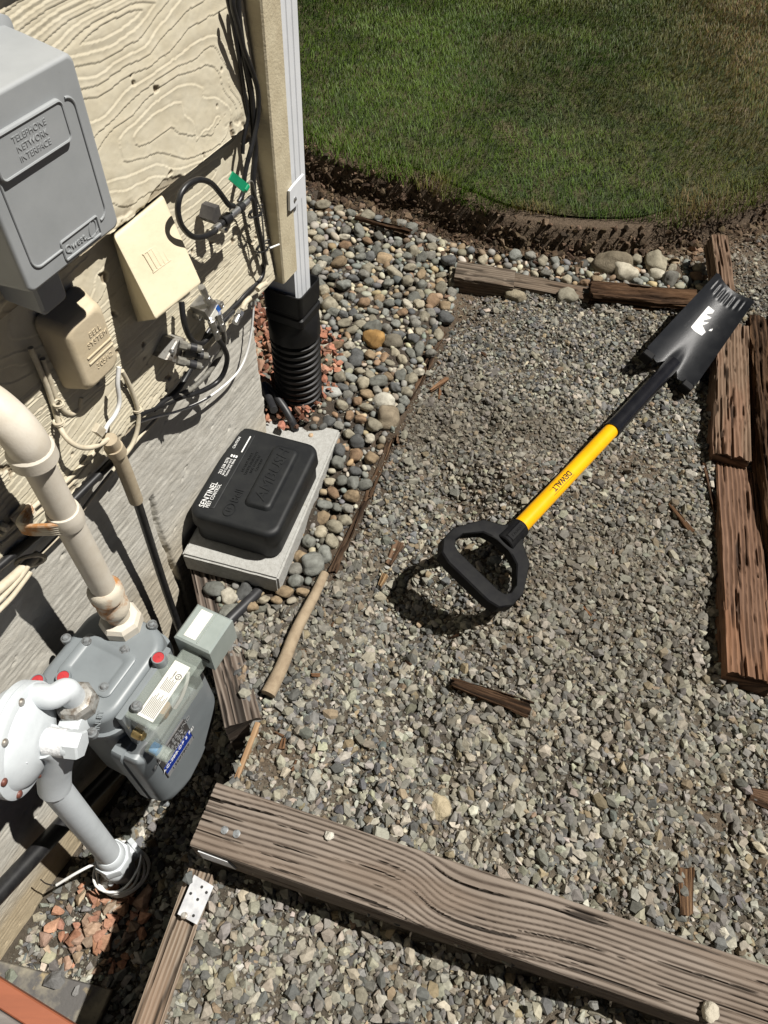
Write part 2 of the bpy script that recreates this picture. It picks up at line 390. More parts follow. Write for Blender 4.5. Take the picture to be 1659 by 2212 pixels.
def axis(lo, hi, step, far, n=10):
    a = np.arange(lo, hi, step); g = np.geomspace(step, far, n)
    return np.concatenate([(lo - g)[::-1], a, a[-1] + g])
gx = axis(-1.3, 2.6, .011, 28); gy = axis(-.5, 3.6, .011, 28)
X, Y = np.meshgrid(gx, gy)
Z, D_, IN_, LOW_ = ground_z(X, Y)
px = project(np.stack([X, Y, Z], -1))
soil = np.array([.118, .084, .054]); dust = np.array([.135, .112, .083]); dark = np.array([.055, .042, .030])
f1 = np.clip((fbm(X * 6, Y * 6, None, 41, 4) - .42) / .2, 0, 1)[..., None]
gc = dust * (1 - f1) + (dust * .62) * f1
near_bank = np.clip((D_ + bank_w(X) + .07) / .06, 0, 1)[..., None] * (D_ > -.6)[..., None]
gc = gc * (1 - near_bank) + soil * near_bank
PEB = [(640, 380), (655, 395), (830, 452), (960, 512), (1050, 545), (1240, 556), (1440, 556), (1530, 590), (1520, 640), (1400, 632), (1280, 622), (1150, 600), (1090, 590), (990, 575), (985, 640), (950, 735), (905, 810), (862, 895), (835, 965), (800, 1020), (775, 1085), (735, 1175), (690, 1250), (640, 1300), (540, 1320), (470, 1330), (440, 1200), (540, 900), (540, 600), (600, 380)]
inpeb = inpoly(px, PEB)[..., None]
gc = np.where(inpeb, dark * 1.1, gc)
ed = np.abs(polydist(px, np.array(edging_px)))[..., None]
gc = np.where((ed < 34) & ~IN_[..., None], soil * .7 * (ed < 34) + 0 * gc, gc)
for (u, v, rx, ry, k) in ((1010, 640, 70, 70, .9), (1330, 1010, 130, 45, .55), (1120, 1010, 60, 60, .5), (1560, 560, 170, 90, .8), (590, 1610, 80, 60, .8), (1580, 1760, 110, 70, .7), (1000, 1090, 50, 90, .5)):
    g = np.exp(-(((px[..., 0] - u) / rx) ** 2 + ((px[..., 1] - v) / ry) ** 2))[..., None] * k * ~IN_[..., None]
    gc = gc * (1 - g) + soil * 1.25 * g
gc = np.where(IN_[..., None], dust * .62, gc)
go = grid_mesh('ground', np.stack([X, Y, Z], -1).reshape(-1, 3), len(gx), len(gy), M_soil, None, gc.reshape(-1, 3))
tag(go, kind='structure')

# lawn sheet just above the ground inside the lawn edge
le = lawn_edge.copy()
nrm_e = np.gradient(le, axis=0); nrm_e = np.stack([-nrm_e[:, 1], nrm_e[:, 0]], -1); nrm_e /= np.linalg.norm(nrm_e, axis=1)[:, None]
inner = np.array(spline([(*q, 0) for q in (le + nrm_e * .045)], 6))[:, :2]
rows = 40; ts = np.concatenate([[0], np.geomspace(.02, 1, rows - 1)])
far = np.array([10.0, 26.0]); cen = np.array([.6, 14.0])
tgt = np.stack([np.linspace(-22, 24, len(inner)), np.full(len(inner), 30.0)], -1)
V = []
for t in ts:
    q = inner * (1 - t) + tgt * t
    V.append(np.c_[q, np.full(len(q), LAWN_Z + .006)])
tag(grid_mesh('lawn', np.concatenate(V), len(inner), rows, M_thatch), kind='structure')

# ------------------------------------------------------------------ house
FH = TF(0, 0, -.5)
house = thing('house', 'cream lap-sided house corner on a grey board-formed concrete foundation', 'house', FH)
S0, S1, ZB, ZT = -1.6, .882, -.62, .452
ss = np.concatenate([np.arange(S0, -.30, .02), np.arange(-.30, S1 + .001, .0035)]); zz = np.arange(ZB, ZT, .0022)
SS, ZZ = np.meshgrid(ss, zz)
lines = fbm(SS * 2.2, ZZ * 230 + 1.5 * fbm(SS * 3, ZZ * 3, None, 2, 2), None, 51, 2)
h = .0013 * (lines - .5) + .0012 * (fbm(SS * 150, ZZ * 210, None, 52, 2) - .5) - .0025 * np.clip((fbm(SS * 60, ZZ * 60, None, 54, 3) - .81) / .04, 0, 1) + .004 * (fbm(SS * 9, ZZ * 14, None, 53, 3) - .5)
crack_px = [(325, 1075), (332, 1100), (345, 1150), (362, 1200), (378, 1235), (392, 1262), (402, 1300), (410, 1330)]
ck = np.array([SZ(u, v, 0) for u, v in crack_px])
cs = np.interp(ZZ, ck[::-1, 1], ck[::-1, 0]) + .016 * (fbm(SS * 0 + 3, ZZ * 16, None, 61, 4) - .5)
cw = .0012 * (.5 + fbm(SS * 0, ZZ * 16, None, 63, 3)) * (1 + 1.2 * np.clip((.30 - ZZ) / .2, 0, 1))
inz = (ZZ < ck[0, 1]) & (ZZ > ck[-1, 1] - .03)
h = h - np.where(inz, .014 * np.exp(-((SS - cs) / (cw + .0012)) ** 2), 0)
h = h - np.where(inz, .0012 * np.exp(-((SS - cs) / .007) ** 2) * fbm(SS * 120, ZZ * 120, None, 67, 3), 0)
h = h - .012 * np.clip((SS - (S1 - .012)) / .012, 0, 1) * fbm(SS * 60, ZZ * 60, None, 69, 3) * 1.6
grey = np.array([.56, .54, .48]); tan = np.array([.46, .37, .23])
lowk = np.clip((-.20 - ZZ + .10 * (fbm(SS * 4, ZZ * 6, None, 71, 4) - .5) * 2) / .12, 0, 1)[..., None] * .85
rk = np.clip((.14 - ZZ) / .1, 0, 1)[..., None] * np.clip((SS - .33) / .08, 0, 1)[..., None] * .45
lk = np.maximum(lowk, rk)
cc = grey * (1 - lk) + tan * lk
cc = cc * (.86 + .08 * fbm(SS * 5, ZZ * 90, None, 73, 3) + .22 * fbm(SS * 7, ZZ * 9, None, 75, 4))[..., None]
grid_mesh('foundation', (SS[..., None] * wv + (h - WD)[..., None] * nv + ZZ[..., None] * zv).reshape(-1, 3), len(ss), len(zz), M_conc, house, cc.reshape(-1, 3))
mb = MB(); A = WF(0, 0, 0)
box(mb, A, S0, S1 - .004, ZB, ZT, -2.2, -.012)
fe = build(mb, 'foundation_core', M_block, house)
# siding courses (real relief: embossed wood figure)
def course(name, z0, z1, style, seed):
    s_ = np.concatenate([np.arange(-.9, .20, .006), np.arange(.20, .905, .0017)]); z_ = np.concatenate([[z0, z0], np.arange(z0, z1, .0011)])
    S, Zg = np.meshgrid(s_, z_)
    if style == 0:     # broad cathedral figure
        fig = fbm(S * 2.6 + 5.3, Zg * 7.5 + 1.1, None, seed, 2) + .10 * fbm(S * 12, Zg * 26, None, seed + 3, 2)
        calm = np.clip((Zg - (z1 - .11)) / .06, 0, 1)
        t = fig * 28 * (1 - .72 * calm) + Zg * (14 + 52 * calm) - 52 * calm * .9
    else:
        fig = fbm(S * 3.2 + 1, Zg * 9, None, seed, 2) + .10 * fbm(S * 14, Zg * 30, None, seed + 3, 2)
        calm = np.clip((z0 + .17 - Zg) / .08, 0, 1)
        t = fig * 18 * (1 - .6 * calm) + (Zg - .1 * S) * (18 + 90 * calm)
    t = t + .13 * (fbm(S * 75, Zg * 90, None, seed + 5, 2) - .5)
    zs_ = z_.copy(); zs_[0] -= .004; zs_[1] -= .002
    g1, g0 = np.gradient(t, zs_, s_)
    gr = np.hypot(g1, g0) + 1e-6
    fr = t - np.floor(t); dm = np.minimum(fr, 1 - fr) / gr          # metres from the nearest figure line
    pol = np.where(_hash(np.floor(t + .5), np.floor(t * 0), np.floor(t * 0), seed) > .45, 1, -1)
    sg_ = np.where(fr < .5, 1, -1)
    step = pol * sg_ * np.exp(-dm / .0021)                           # small ledge either way
    hh = .00062 * step + .0005 * (fbm(S * 160, Zg * 160, None, seed + 8, 2) - .5) + .0015 * (fbm(S * 14, Zg * 22, None, seed + 9, 2) - .5)
    edge = np.clip((.022 - (Zg - z0)) / .02, 0, 1) * np.clip((fbm(S * 22, Zg * 40, None, seed + 11, 4) - .54) / .04, 0, 1)
    spot = np.clip((fbm(S * 42, Zg * 42, None, seed + 15, 3) - (.83 if style == 0 else .78)) / .03, 0, 1)
    hh = hh - .003 * edge - .003 * spot
    k = (Zg - z0) / .285
    off = .036 - .022 * k + hh
    off[0] = .004
    V = S[..., None] * wv + (off - WD)[..., None] * nv + Zg[..., None] * zv
    paint = np.array(cream) * (.94 + .12 * fbm(S * 9, Zg * 25, None, seed + 21, 3))[..., None]
    wood = np.array([.20, .145, .085]); kk = np.clip(edge * .55 + spot * .8, 0, 1)[..., None]
    c_ = paint * (1 - kk) + wood * kk
    return grid_mesh(name, V.reshape(-1, 3), len(s_), len(z_), M_siding, house, c_.reshape(-1, 3))
course('siding_board', .428, .722, 1, 201)
course('siding_board', .702, .995, 0, 233)
course('siding_board', .974, 1.28, 1, 251)
course('siding_board', 1.25, 1.56, 0, 273)
mb = MB(); box(mb, A, S0, .896, ZT - .03, 2.4, -2.2, .002); build(mb, 'end_wall', M_trim, house)
# corner trim
mb = MB()
pts = rrect(.049, 2.0, .003, 2, .9325, 1.416)
loft(mb, A, [(pts, .003), (pts, .0475), (scale_poly(pts, .0025), .050)])
build(mb, 'corner_trim', M_trim, house)
# ------------------------------------------------------------------ downspout and drain
dsx0, dsx1 = .9585, 1.014
ds = thing('downspout', 'white fluted aluminium downspout running down the house corner', 'downspout', TF(.985, .02, .36))
def fluted(w, d, n=7):
    p = []
    for i in range(n * 4 + 1):
        t = i / (n * 4); p.append((w / 2 - w * t, d / 2 - (.0016 if (i % 8) in (4,) and 0 < i < n * 4 else 0)))
    for i in range(n * 4 + 1):
        t = i / (n * 4); p.append((-w / 2 + w * t, -d / 2 + (.0016 if (i % 8) in (4,) and 0 < i < n * 4 else 0)))
    return p
mb = MB(); pr_ = [(x + (dsx0 + dsx1) / 2, y - .012) for x, y in fluted(dsx1 - dsx0, .058)]
loft(mb, TF(0, 0, .30), [(pr_, 0), (pr_, 2.1)])
build(mb, 'spout', M_white, ds, ang=25)
# strap: tab on trim + band round the spout
mb = MB()
tabs = [SZ(u, v, .0545) for u, v in ((625, 413), (626, 456), (637, 446), (657, 418), (656, 376), (633, 402))]
loft(mb, A, [(tabs[::-1], .0512), (tabs[::-1], .0555)])
st = build(mb, 'strap', M_white, ds, ang=20)
c_ = SZ(637, 430, .0555)
build(one(lathe, WF(c_[0], c_[1], .0555), [(.004, 0), (.004, .001), (.002, .0026)], 10), 'screw', M_steel, st)

DX, DO = .990, .014
dp = thing('drain_pipe', 'black corrugated drain pipe rising from the stones to meet the downspout', 'drain pipe', TF(DX, DO, .03))
mb = MB(); r0 = .0475; zt = .262; prof = []; zc = -.06; i = 0
while zc < zt - .02:
    prof += [(r0, zc), (r0 + .0035, zc + .003), (r0 + .0035, zc + .0095), (r0 - .002, zc + .0125), (r0 - .002, zc + .0155)]; zc += .0165
lathe(mb, TF(DX, DO, 0), prof, 40); build(mb, 'corrugated_tube', M_blackp, dp, ang=50)
mb = MB()
sq = rrect(.080, .084, .009, 4); sqi = rrect(.074, .078, .007, 4); ro = rrect(.104, .104, .05, 4)
loft(mb, TF(DX, DO, 0), [(ro, .240), (ro, .262), (scale_poly(sq, .002), .286), (sq, .290), (sq, .304), (scale_poly(sq, .003), .307), (scale_poly(sq, .003), .313), (sq, .316), (sq, .358), (sqi, .358), (sqi, .310)])
build(mb, 'adapter', M_blackp, dp, ang=30)

# ------------------------------------------------------------------ grey telephone box
PB_O = .115
def SZl(pts, off): return [SZ(u, v, off) for u, v in pts]
b_l = SZ(68, 632, PB_O); b_r = SZ(256, 484, PB_O); t_r = SZ(164, 108, PB_O)
x0, x1 = b_l[0], b_r[0]; y0 = b_l[1]; y1 = t_r[1]
px0, px1, py0, py1 = x0, x1, y0, y1
pb = thing('telephone_box', 'large grey plastic telephone interface box fixed to the siding', 'utility box', WF((x0 + x1) / 2, y0, .03))
mb = MB(); cxm, cym = (x0 + x1) / 2, (y0 + y1) / 2
wB, hB = x1 - x0, y1 - y0
S = [(rrect(wB + .034, hB + .020, .008, 4, cxm, cym + .001), .022), (rrect(wB + .034, hB + .020, .008, 4, cxm, cym + .001), .038),
     (rrect(wB + .022, hB + .010, .008, 4, cxm, cym), .040), (rrect(wB + .018, hB + .008, .008, 4, cxm, cym), .060),
     (rrect(wB + .004, hB + .003, .007, 4, cxm, cym - .001), PB_O - .004), (rrect(wB + .001, hB + .001, .007, 4, cxm, cym - .001), PB_O - .001), (rrect(wB - .004, hB - .004, .006, 4, cxm, cym - .001), PB_O)]
loft(mb, A, S); build(mb, 'cover', M_greyp, pb, ang=50)
# raised line frame
mb = MB()
fp = rrect(wB - .024, hB - .044, .010, 6, cxm, cym - .006)
lx, ly = cxm - .008, y1 - .042; qx, qy = cxm + .012, y0 + .0135
run = []
fpd = [np.array(fp[i]) * (1 - j / 12) + np.array(fp[(i + 1) % len(fp)]) * j / 12 for i in range(len(fp)) for j in range(12)]
st_ = next(i for i, q in enumerate(fpd) if abs(q[0] - qx) < .026 and abs(q[1] - qy) < .0095)
for q in fpd[st_:] + fpd[:st_ + 1]:
    if (abs(q[0] - qx) < .026 and abs(q[1] - qy) < .0095) or (abs(q[0] - lx) < .044 and abs(q[1] - ly) < .018):
        if len(run) > 1: tube(mb, run, .0013, 8, smooth=False)
        run = []
    else: run.append(P3(q[0], PB_O + .0002, q[1]))
build(mb, 'raised_rim', M_greyp, pb)
mb = MB()
pts = rrect(.088, .036, .006, 5, lx, ly); pillow(mb, A, pts, PB_O - .001, PB_O + .0032, .002)
npl = build(mb, 'name_panel', M_greyp, pb)
mb = MB(); r3 = [P3(x, PB_O + .0033, y) for x, y in rrect(.085, .033, .005, 5, lx, ly)]; r3.append(r3[0]); tube(mb, r3, .0012, 6, smooth=False); build(mb, 'panel_rim', M_greyp, npl)
for i, t in enumerate(('TELEPHONE', 'NETWORK', 'INTERFACE')):
    text(t, WF(lx, ly + .0080 - .0080 * i, PB_O + .0033), .0074, M_greyp, npl, .0004)
mb = MB()
r3 = [P3(x, PB_O + .0004, y) for x, y in rrect(.052, .019, .0018, 3, qx, qy)]; r3.append(r3[0]); tube(mb, r3, .0012, 6, smooth=False)
lg = build(mb, 'logo_panel', M_greyp, pb)
text('Qwest.', WF(qx - .008, qy - .001, PB_O + .0002), .0105, M_greyp, lg, .0007)
mb = MB(); el = [P3(qx + .017 + .0055 * math.cos(a) * 1.0, PB_O + .0004, qy + .0005 + .0075 * math.sin(a) + .003 * math.cos(a)) for a in np.linspace(0, 2 * math.pi, 20)]
tube(mb, el, .0005, 6, smooth=False); tube(mb, [P3(qx + .006, PB_O + .0004, qy - .005), P3(qx + .014, PB_O + .0004, qy - .0062), P3(qx + .021, PB_O + .0004, qy - .0045), P3(qx + .024, PB_O + .0004, qy - .003)], .0005, 6)
build(mb, 'emblem', M_greyp, lg)
# lower lugs
mb = MB()
for (u0, v0, u1, v1, dz, o1) in ((96, 636, 148, 606, .030, .085),):
    pass
a_ = SZ(96, 681, .085); b_ = SZ(152, 649, .085); zb_ = (a_[1] + b_[1]) / 2
pts = rrect(b_[0] - a_[0], y0 + .01 - zb_, .006, 4, (a_[0] + b_[0]) / 2, (y0 + .01 + zb_) / 2)
loft(mb, A, [(pts, .02), (pts, .082), (scale_poly(pts, .003), .085)]); build(mb, 'cable_shroud', M_greyd, pb)
mb = MB(); a_ = SZ(200, 575, .08); b_ = SZ(250, 540, .08)
pts = rrect(b_[0] - a_[0], .046, .010, 4, (a_[0] + b_[0]) / 2, y0 - .008)
loft(mb, A, [(pts, .02), (pts, .076), (scale_poly(pts, .003), .080)]); build(mb, 'latch_lug', M_greyd, pb)

# ------------------------------------------------------------------ beige slanted cover
bc = thing('cable_cover', 'pale yellow painted wedge cover on the siding right of the grey box', 'utility cover', WF(.58, .6, .03))
mb = MB()
fo = .088
c4 = [WL(244, 510, .040), WL(351, 421, .040), WL(438, 612, .092), WL(337, 692, .092)]
def SOZ(p): return float(p.dot(wv)), float(p[2]), float(p.dot(nv) + WD)
fr4 = [SOZ(p) for p in c4]
bq = [SZ(244, 506, .022), SZ(354, 418, .022), (fr4[2][0] + .004, fr4[2][1] - .004), SZ(297, 700, .022)]
bk = [(q[0], q[1], .02) for q in bq]
bm = bmesh.new()
vs = [bm.verts.new(P3(s, o, z)) for s, z, o in fr4] + [bm.verts.new(P3(s, o, z)) for s, z, o in bk]
for f in ((3, 2, 1, 0), (4, 5, 6, 7), (0, 1, 5, 4), (1, 2, 6, 5), (2, 3, 7, 6), (3, 0, 4, 7)): bm.faces.new([vs[i] for i in f])
bmesh.ops.recalc_face_normals(bm, faces=bm.faces)
bmesh.ops.bevel(bm, geom=list(bm.edges), offset=.005, segments=4, affect='EDGES', profile=.6)
bm.verts.ensure_lookup_table()
mb.add([v.co[:] for v in bm.verts], [[v.index for v in f.verts] for f in bm.faces] if not bm.verts.index_update() else [])
bm.free(); build(mb, 'cover_shell', M_beige, bc, ang=60)
# small embossed grille mark on the cover
e1 = nrm(c4[2] - c4[3]); e2 = nrm(c4[0] - c4[3]); e3 = np.cross(e1, e2); e2 = np.cross(e3, e1)
cm = .30 * c4[0] + .24 * c4[1] + .22 * c4[2] + .24 * c4[3]
FB = frame(cm + e3 * .0003, e1, e2, e3)
mb = MB()
for i in range(5): box(mb, FB, -.017 + .0075 * i, -.0145 + .0075 * i, -.011, .011, 0, .0012, .0004)
box(mb, FB, -.018, .018, .011, .0125, 0, .0010, .0003); box(mb, FB, -.018, .018, -.0125, -.011, 0, .0010, .0003)
build(mb, 'embossed_mark', M_beige, bc)

# ------------------------------------------------------------------ bell box
bx = thing('terminal_box', 'small rounded beige terminal box with embossed lettering below the grey box', 'utility box', WF(.46, .57, .03))
mb = MB(); BO = .058
tl, tr, br_, bl_ = SZ(160, 688, BO), SZ(226, 660, BO), SZ(263, 785, BO), SZ(192, 848, BO)
fx0, fx1 = (bl_[0]) - .0, br_[0]; fy0, fy1 = (bl_[1] + br_[1]) / 2, (tr[1] + tl[1]) / 2
cx_, cy_ = (fx0 + fx1) / 2, (fy0 + fy1) / 2; fw, fh = fx1 - fx0, fy1 - fy0
S = [(rrect(fw + .014, fh + .016, .012, 5, cx_, cy_ + .002), .022), (rrect(fw + .014, fh + .016, .012, 5, cx_, cy_ + .002), .028), (rrect(fw + .004, fh + .006, .013, 5, cx_, cy_), BO - .012)]
for i in range(1, 6):
    a = math.pi / 2 * i / 5; S.append((rrect(fw + .004 - .018 * (1 - math.cos(a)), fh + .006 - .018 * (1 - math.cos(a)), .013, 5, cx_, cy_), BO - .012 + .012 * math.sin(a)))
loft(mb, A, S); build(mb, 'cover', M_bell, bx, ang=60)
for t, dy, sz in (('BELL', .023, .0125), ('SYSTEM', .0105, .0125), ('305A2', -.026, .0135)):
    text(t, WF(cx_ + .008, cy_ + dy * .9, BO), sz * .82, M_bell, bx, .0008)
mb = MB()
for dy in (-.004, -.0125): box(mb, WF(cx_ + .006, cy_ + dy, BO), -.022, .022, -.0012, .0012, -.001, .0014, .0005)
build(mb, 'raised_bar', M_bell, bx)

# ------------------------------------------------------------------ cables and fittings on the wall
def px_path(pts, s, ox, oy, off):
    out = []
    for p in pts:
        o = p[2] if len(p) > 2 else off; out.append(WL(ox + p[0] * s, oy + p[1] * s, o))
    return out
def cable(name, label, pts, r, m, cat='cable', group=None, n=10):
    mb = MB(); tube(mb, pts, r, n); o = build(mb, name, m, None, at=pts[-1], ang=60); return tag(o, label, cat, group)
Zc = lambda pts, off: px_path(pts, .16, 398, 0, off)       # crop of the post
Zd = lambda pts, off: px_path(pts, .16, 398, 332, off)
Ze = lambda pts, off: px_path(pts, .2, 332, 564, off)
Zf = lambda pts, off: px_path(pts, .2, 66, 763, off)
Zg_ = lambda pts, off: px_path(pts, .3486, 0, 995, off)
cable('coaxial_cable', 'thin black line lying close against the siding beside the trim', Zc([(575, -60), (600, 60), (660, 330), (735, 750), (790, 1100), (840, 1450), (855, 1600), (800, 1900), (790, 2074)], .036) , .0028, M_black)  # dark line along the siding, drawn as a thin black tube
cable('coaxial_cable', 'black coaxial cable bowing out across the dark edge of the corner trim', Zc([(650, -60), (660, 100), (720, 330), (800, 650), (905, 930), (985, 1180), (1003, 1400), (985, 1650), (930, 1900), (885, 2074)], .047) + Zd([(850, 130), (815, 300), (805, 420), (800, 500), (770, 590), (735, 650)], .046), .0035, M_black)
cable('coaxial_cable', 'thick black coaxial cable dropping down the corner then along the siding bottom', Zc([(720, -60), (735, 250), (780, 600), (845, 950), (900, 1250), (930, 1550), (945, 1850), (960, 2074)], .040) + Zd([(930, 350), (945, 620), (965, 830), (1005, 1050), (1060, 1280), (1085, 1450)], .042) + Ze([(1185, 60), (1165, 170), (1080, 270), (980, 370), (900, 460), (700, 640), (560, 800), (420, 1120), (250, 1400), (0, 1600)], .034), .0045, M_black)
cable('coaxial_cable', 'black coaxial cable bent from the coupler up and down behind the tie', Zd([(860, 625), (900, 590), (930, 640), (945, 720), (960, 820), (985, 950), (1030, 1150), (1070, 1350)], .052), .0035, M_black)
cable('wire', 'thin grey drop wire beside the black cables at the trim', Zd([(860, 395), (890, 370), (925, 395), (955, 520), (990, 640), (1040, 780), (1060, 950), (1075, 1150), (1095, 1350), (1130, 1500)], .054), .0014, M_greyw, 'wire')
for (u, v, l_) in ((1065, 1270, 'black cable tie round the cables by the short white wire end'), (970, 800, 'black cable tie round the cables just below the coupler')):
    c = px_path([(u, v)], .16, 398, 332, .048)[0]; tie = MB()
    tube(tie, [c + wv * (.0075 + .0005 * k) * math.cos(a) + nv * .0075 * math.sin(a) + zv * .005 * (k / 27 - .5) for k, a in enumerate(np.linspace(0, 4 * math.pi, 28))], .0013, 6, smooth=False)
    tag(build(tie, 'cable_tie', M_black, None, at=c), l_, 'cable tie')
cable('wire', 'short stiff white wire end poking out over the trim edge', Zd([(1155, 1275, .052), (1230, 1245, .056), (1280, 1225, .058)], .05), .0016, M_wire, 'wire')
loop = [(1262, 1112), (1235, 1105), (1190, 1045), (1140, 990), (1080, 970), (1020, 992), (975, 1050), (960, 1130), (975, 1205), (1010, 1255), (1050, 1280), (1100, 1278), (1150, 1255), (1168, 1240)]
cable('coaxial_cable', 'black coaxial cable looped in a circle out of the metal coupler', px_path(loop, .4, 0, 0, .075), .0038, M_black)
cp = thing('cable_coupler', 'chrome cable coupler in a black bracket on the siding', 'cable coupler', WF(.79, .57, .03))
pA = px_path([(400, 1030)], .16, 398, 332, .07)[0]; pB = px_path([(860, 640)], .16, 398, 332, .07)[0]
def lerp(a, b, t): return np.array(a) * (1 - t) + np.array(b) * t
build(one(cyl, lerp(pA, pB, 0), lerp(pA, pB, .16), .0045), 'connector', M_steel, cp)
build(one(cyl, lerp(pA, pB, .84), lerp(pA, pB, 1), .0045), 'connector', M_steel, cp)
build(one(cyl, lerp(pA, pB, .45), lerp(pA, pB, .72), .0055), 'barrel', M_steel, cp)
mb = MB()
for a, b, r in ((.16, .26, .0052), (.26, .44, .0078), (.70, .82, .0068), (.82, .86, .0052)): cyl(mb, lerp(pA, pB, a), lerp(pA, pB, b), r, b=.001)
build(mb, 'rubber_ring', M_black, cp)
mb = MB(); bp = px_path([(360, 900), (400, 730), (455, 690), (490, 860), (430, 960)], .16, 398, 332, .05)
cs_ = [SOZ(p) for p in bp]; loft(mb, A, [([(a, b) for a, b, c in cs_][::-1], .03), ([(a, b) for a, b, c in cs_][::-1], .052)])
build(mb, 'bracket', M_plate, cp, flat=True)
q = px_path([(562, 1035)], .16, 398, 332, .05)[0]; build(one(lathe, frame(q, wv, zv, nv), [(.004, -.02), (.004, 0), (.002, .002)], 10), 'screw', M_steel, cp)
# green tag
gt = px_path([(655, 240), (600, 350), (780, 505), (850, 490), (862, 410)], .16, 398, 332, .066)
cs_ = [SOZ(p) for p in gt]; mb = MB(); loft(mb, A, [([(a, b) for a, b, c in cs_], .065), ([(a, b) for a, b, c in cs_], .067)])
go_ = build(mb, 'cable_tag', M_green, None, at=gt[3], flat=True); tag(go_, 'bright green plastic tag clipped on the cable above the coupler', 'tag')
q0 = px_path([(800, 500)], .16, 398, 332, .064)[0]; q1 = px_path([(850, 420)], .16, 398, 332, .064)[0]
build(one(cyl, q0, q1, .005, n=10, b=.001), 'clip', M_green, go_)

cable('coaxial_cable', 'black coaxial cable hanging from under the pale wedge cover to the lower siding edge', Ze([(300, 440, .045), (320, 620), (350, 740), (400, 840), (455, 885), (510, 895), (560, 860), (640, 770), (760, 640), (860, 540)], .05), .0042, M_black)
spl = thing('cable_splitter', 'bright metal cable splitter with white and blue sticker on the siding edge', 'cable splitter', WF(.80, .45, .03))
def sp(u, v, off=.06): return Ze([(u, v)], off)[0]
p_a, p_b, p_c, p_d = sp(545, 545), sp(630, 660), sp(715, 500), sp(660, 420)
cs_ = [SOZ(p)[:2] for p in (p_a, p_b, p_c, p_d)]
mb = MB(); loft(mb, A, [(cs_, .034), (cs_, .060)]); build(mb, 'splitter_body', M_steel, spl, flat=True)
ls = [SOZ(p)[:2] for p in (sp(612, 600), sp(640, 625), sp(722, 520), sp(690, 465))]
mb = MB(); loft(mb, A, [(ls, .0601), (ls, .0608)]); build(mb, 'sticker', M_label, spl, flat=True)
ls2 = [lerp(ls[3], ls[0], 0), lerp(ls[3], ls[0], .33), lerp(ls[2], ls[1], .33), lerp(ls[2], ls[1], 0)]
mb = MB(); loft(mb, A, [(ls2, .0606), (ls2, .0612)]); build(mb, 'blue_stripe', M_tape, spl, flat=True)
def fconn(par, a, b, r, col=M_steel):
    mb = MB(); a = np.array(a); b = np.array(b)
    cyl(mb, a, lerp(a, b, .35), r * 1.15, n=6); cyl(mb, lerp(a, b, .35), lerp(a, b, .6), r * .85); cyl(mb, lerp(a, b, .6), b, r)
    return build(mb, 'connector', col, par, ang=30)
fconn(spl, sp(600, 450), sp(515, 280), .0052); fconn(spl, sp(620, 640), sp(690, 830), .0052); fconn(spl, sp(690, 560), sp(745, 740), .0052)
for (u, v) in ((515, 600), (730, 480)):
    q = sp(u, v, .042); build(one(lathe, frame(q, wv, zv, nv), [(.007, -.012), (.007, 0), (.004, .001), (.004, .003), (.002, .004)], 12), 'mounting_screw', M_steel, spl)
g3 = thing('ground_block', 'dull grey grounding block with three cable plugs pointing out over the concrete', 'grounding block', WF(.70, .43, .03))
k4 = [SOZ(p)[:2] for p in (sp(110, 1060, .05), sp(250, 1110, .05), sp(330, 830, .05), sp(230, 850, .05))]
mb = MB(); loft(mb, A, [(k4, .028), (k4, .052), (scale_poly(k4, .002), .054)]); build(mb, 'block_body', M_nut, g3, flat=True)
for (u, v, u2, v2) in ((270, 900, 510, 955), (330, 985, 580, 1030), (250, 1070, 505, 1140)):
    a = sp(u, v, .056); b = sp(u2, v2, .078)
    c = fconn(g3, a, b, .0058, M_greyw); build(one(cyl, lerp(a, b, .5), lerp(a, b, .78), .0066), 'rubber_sleeve', M_blackdusty, c); build(one(cyl, b, lerp(a, b, 1.1), .0018, n=8), 'pin', M_steel, c)
q = sp(205, 985, .055); build(one(lathe, frame(q, wv, zv, nv), [(.004, -.004), (.004, 0), (.002, .002)], 10), 'screw', M_steel, g3)
cable('coaxial_cable', 'black coaxial cable curving from the splitter down over the concrete', Ze([(690, 830, .06), (750, 920, .062), (790, 1020, .06), (785, 1120, .055), (740, 1240, .05), (660, 1325, .045), (540, 1395, .042), (420, 1440, .04), (330, 1460, .038), (150, 1530, .036), (0, 1590, .034), (-260, 1700, .034)], .05), .0042, M_black)
cable('coaxial_cable', 'paint-flecked grey cable curving from the splitter down over the concrete', Ze([(745, 740, .058), (765, 840, .055), (745, 950, .05), (690, 1060, .046), (610, 1180, .042), (520, 1280, .04), (400, 1385, .038), (270, 1450, .036), (80, 1540, .034)], .05), .0042, M_greyw)
pe = thing('spare_cable_end', 'loose beige cable end with metal plug pointing down at the concrete corner', 'cable end', WF(.86, .43, .05))
build(one(tube, Ze([(1040, 400), (990, 450), (955, 520)], .058), .0042), 'cable_jacket', M_cream, pe); fconn(pe, sp(940, 545, .058), sp(880, 670, .06), .0055)
pe2 = thing('spare_cable_end', 'short beige cable stub sticking out past the concrete corner', 'cable end', WF(.88, .44, .05))
build(one(tube, Ze([(1120, 310), (1160, 270), (1210, 245)], .05), .0045), 'cable_jacket', M_cream, pe2)
cable('wire', 'thin white wire draped in a long curve over the concrete corner', Ze([(1080, 400), (1075, 545), (1055, 760), (1010, 980), (940, 1150), (840, 1275), (660, 1425), (480, 1535), (250, 1625), (0, 1690), (-150, 1740)], .02), .0021, M_wire, 'wire')
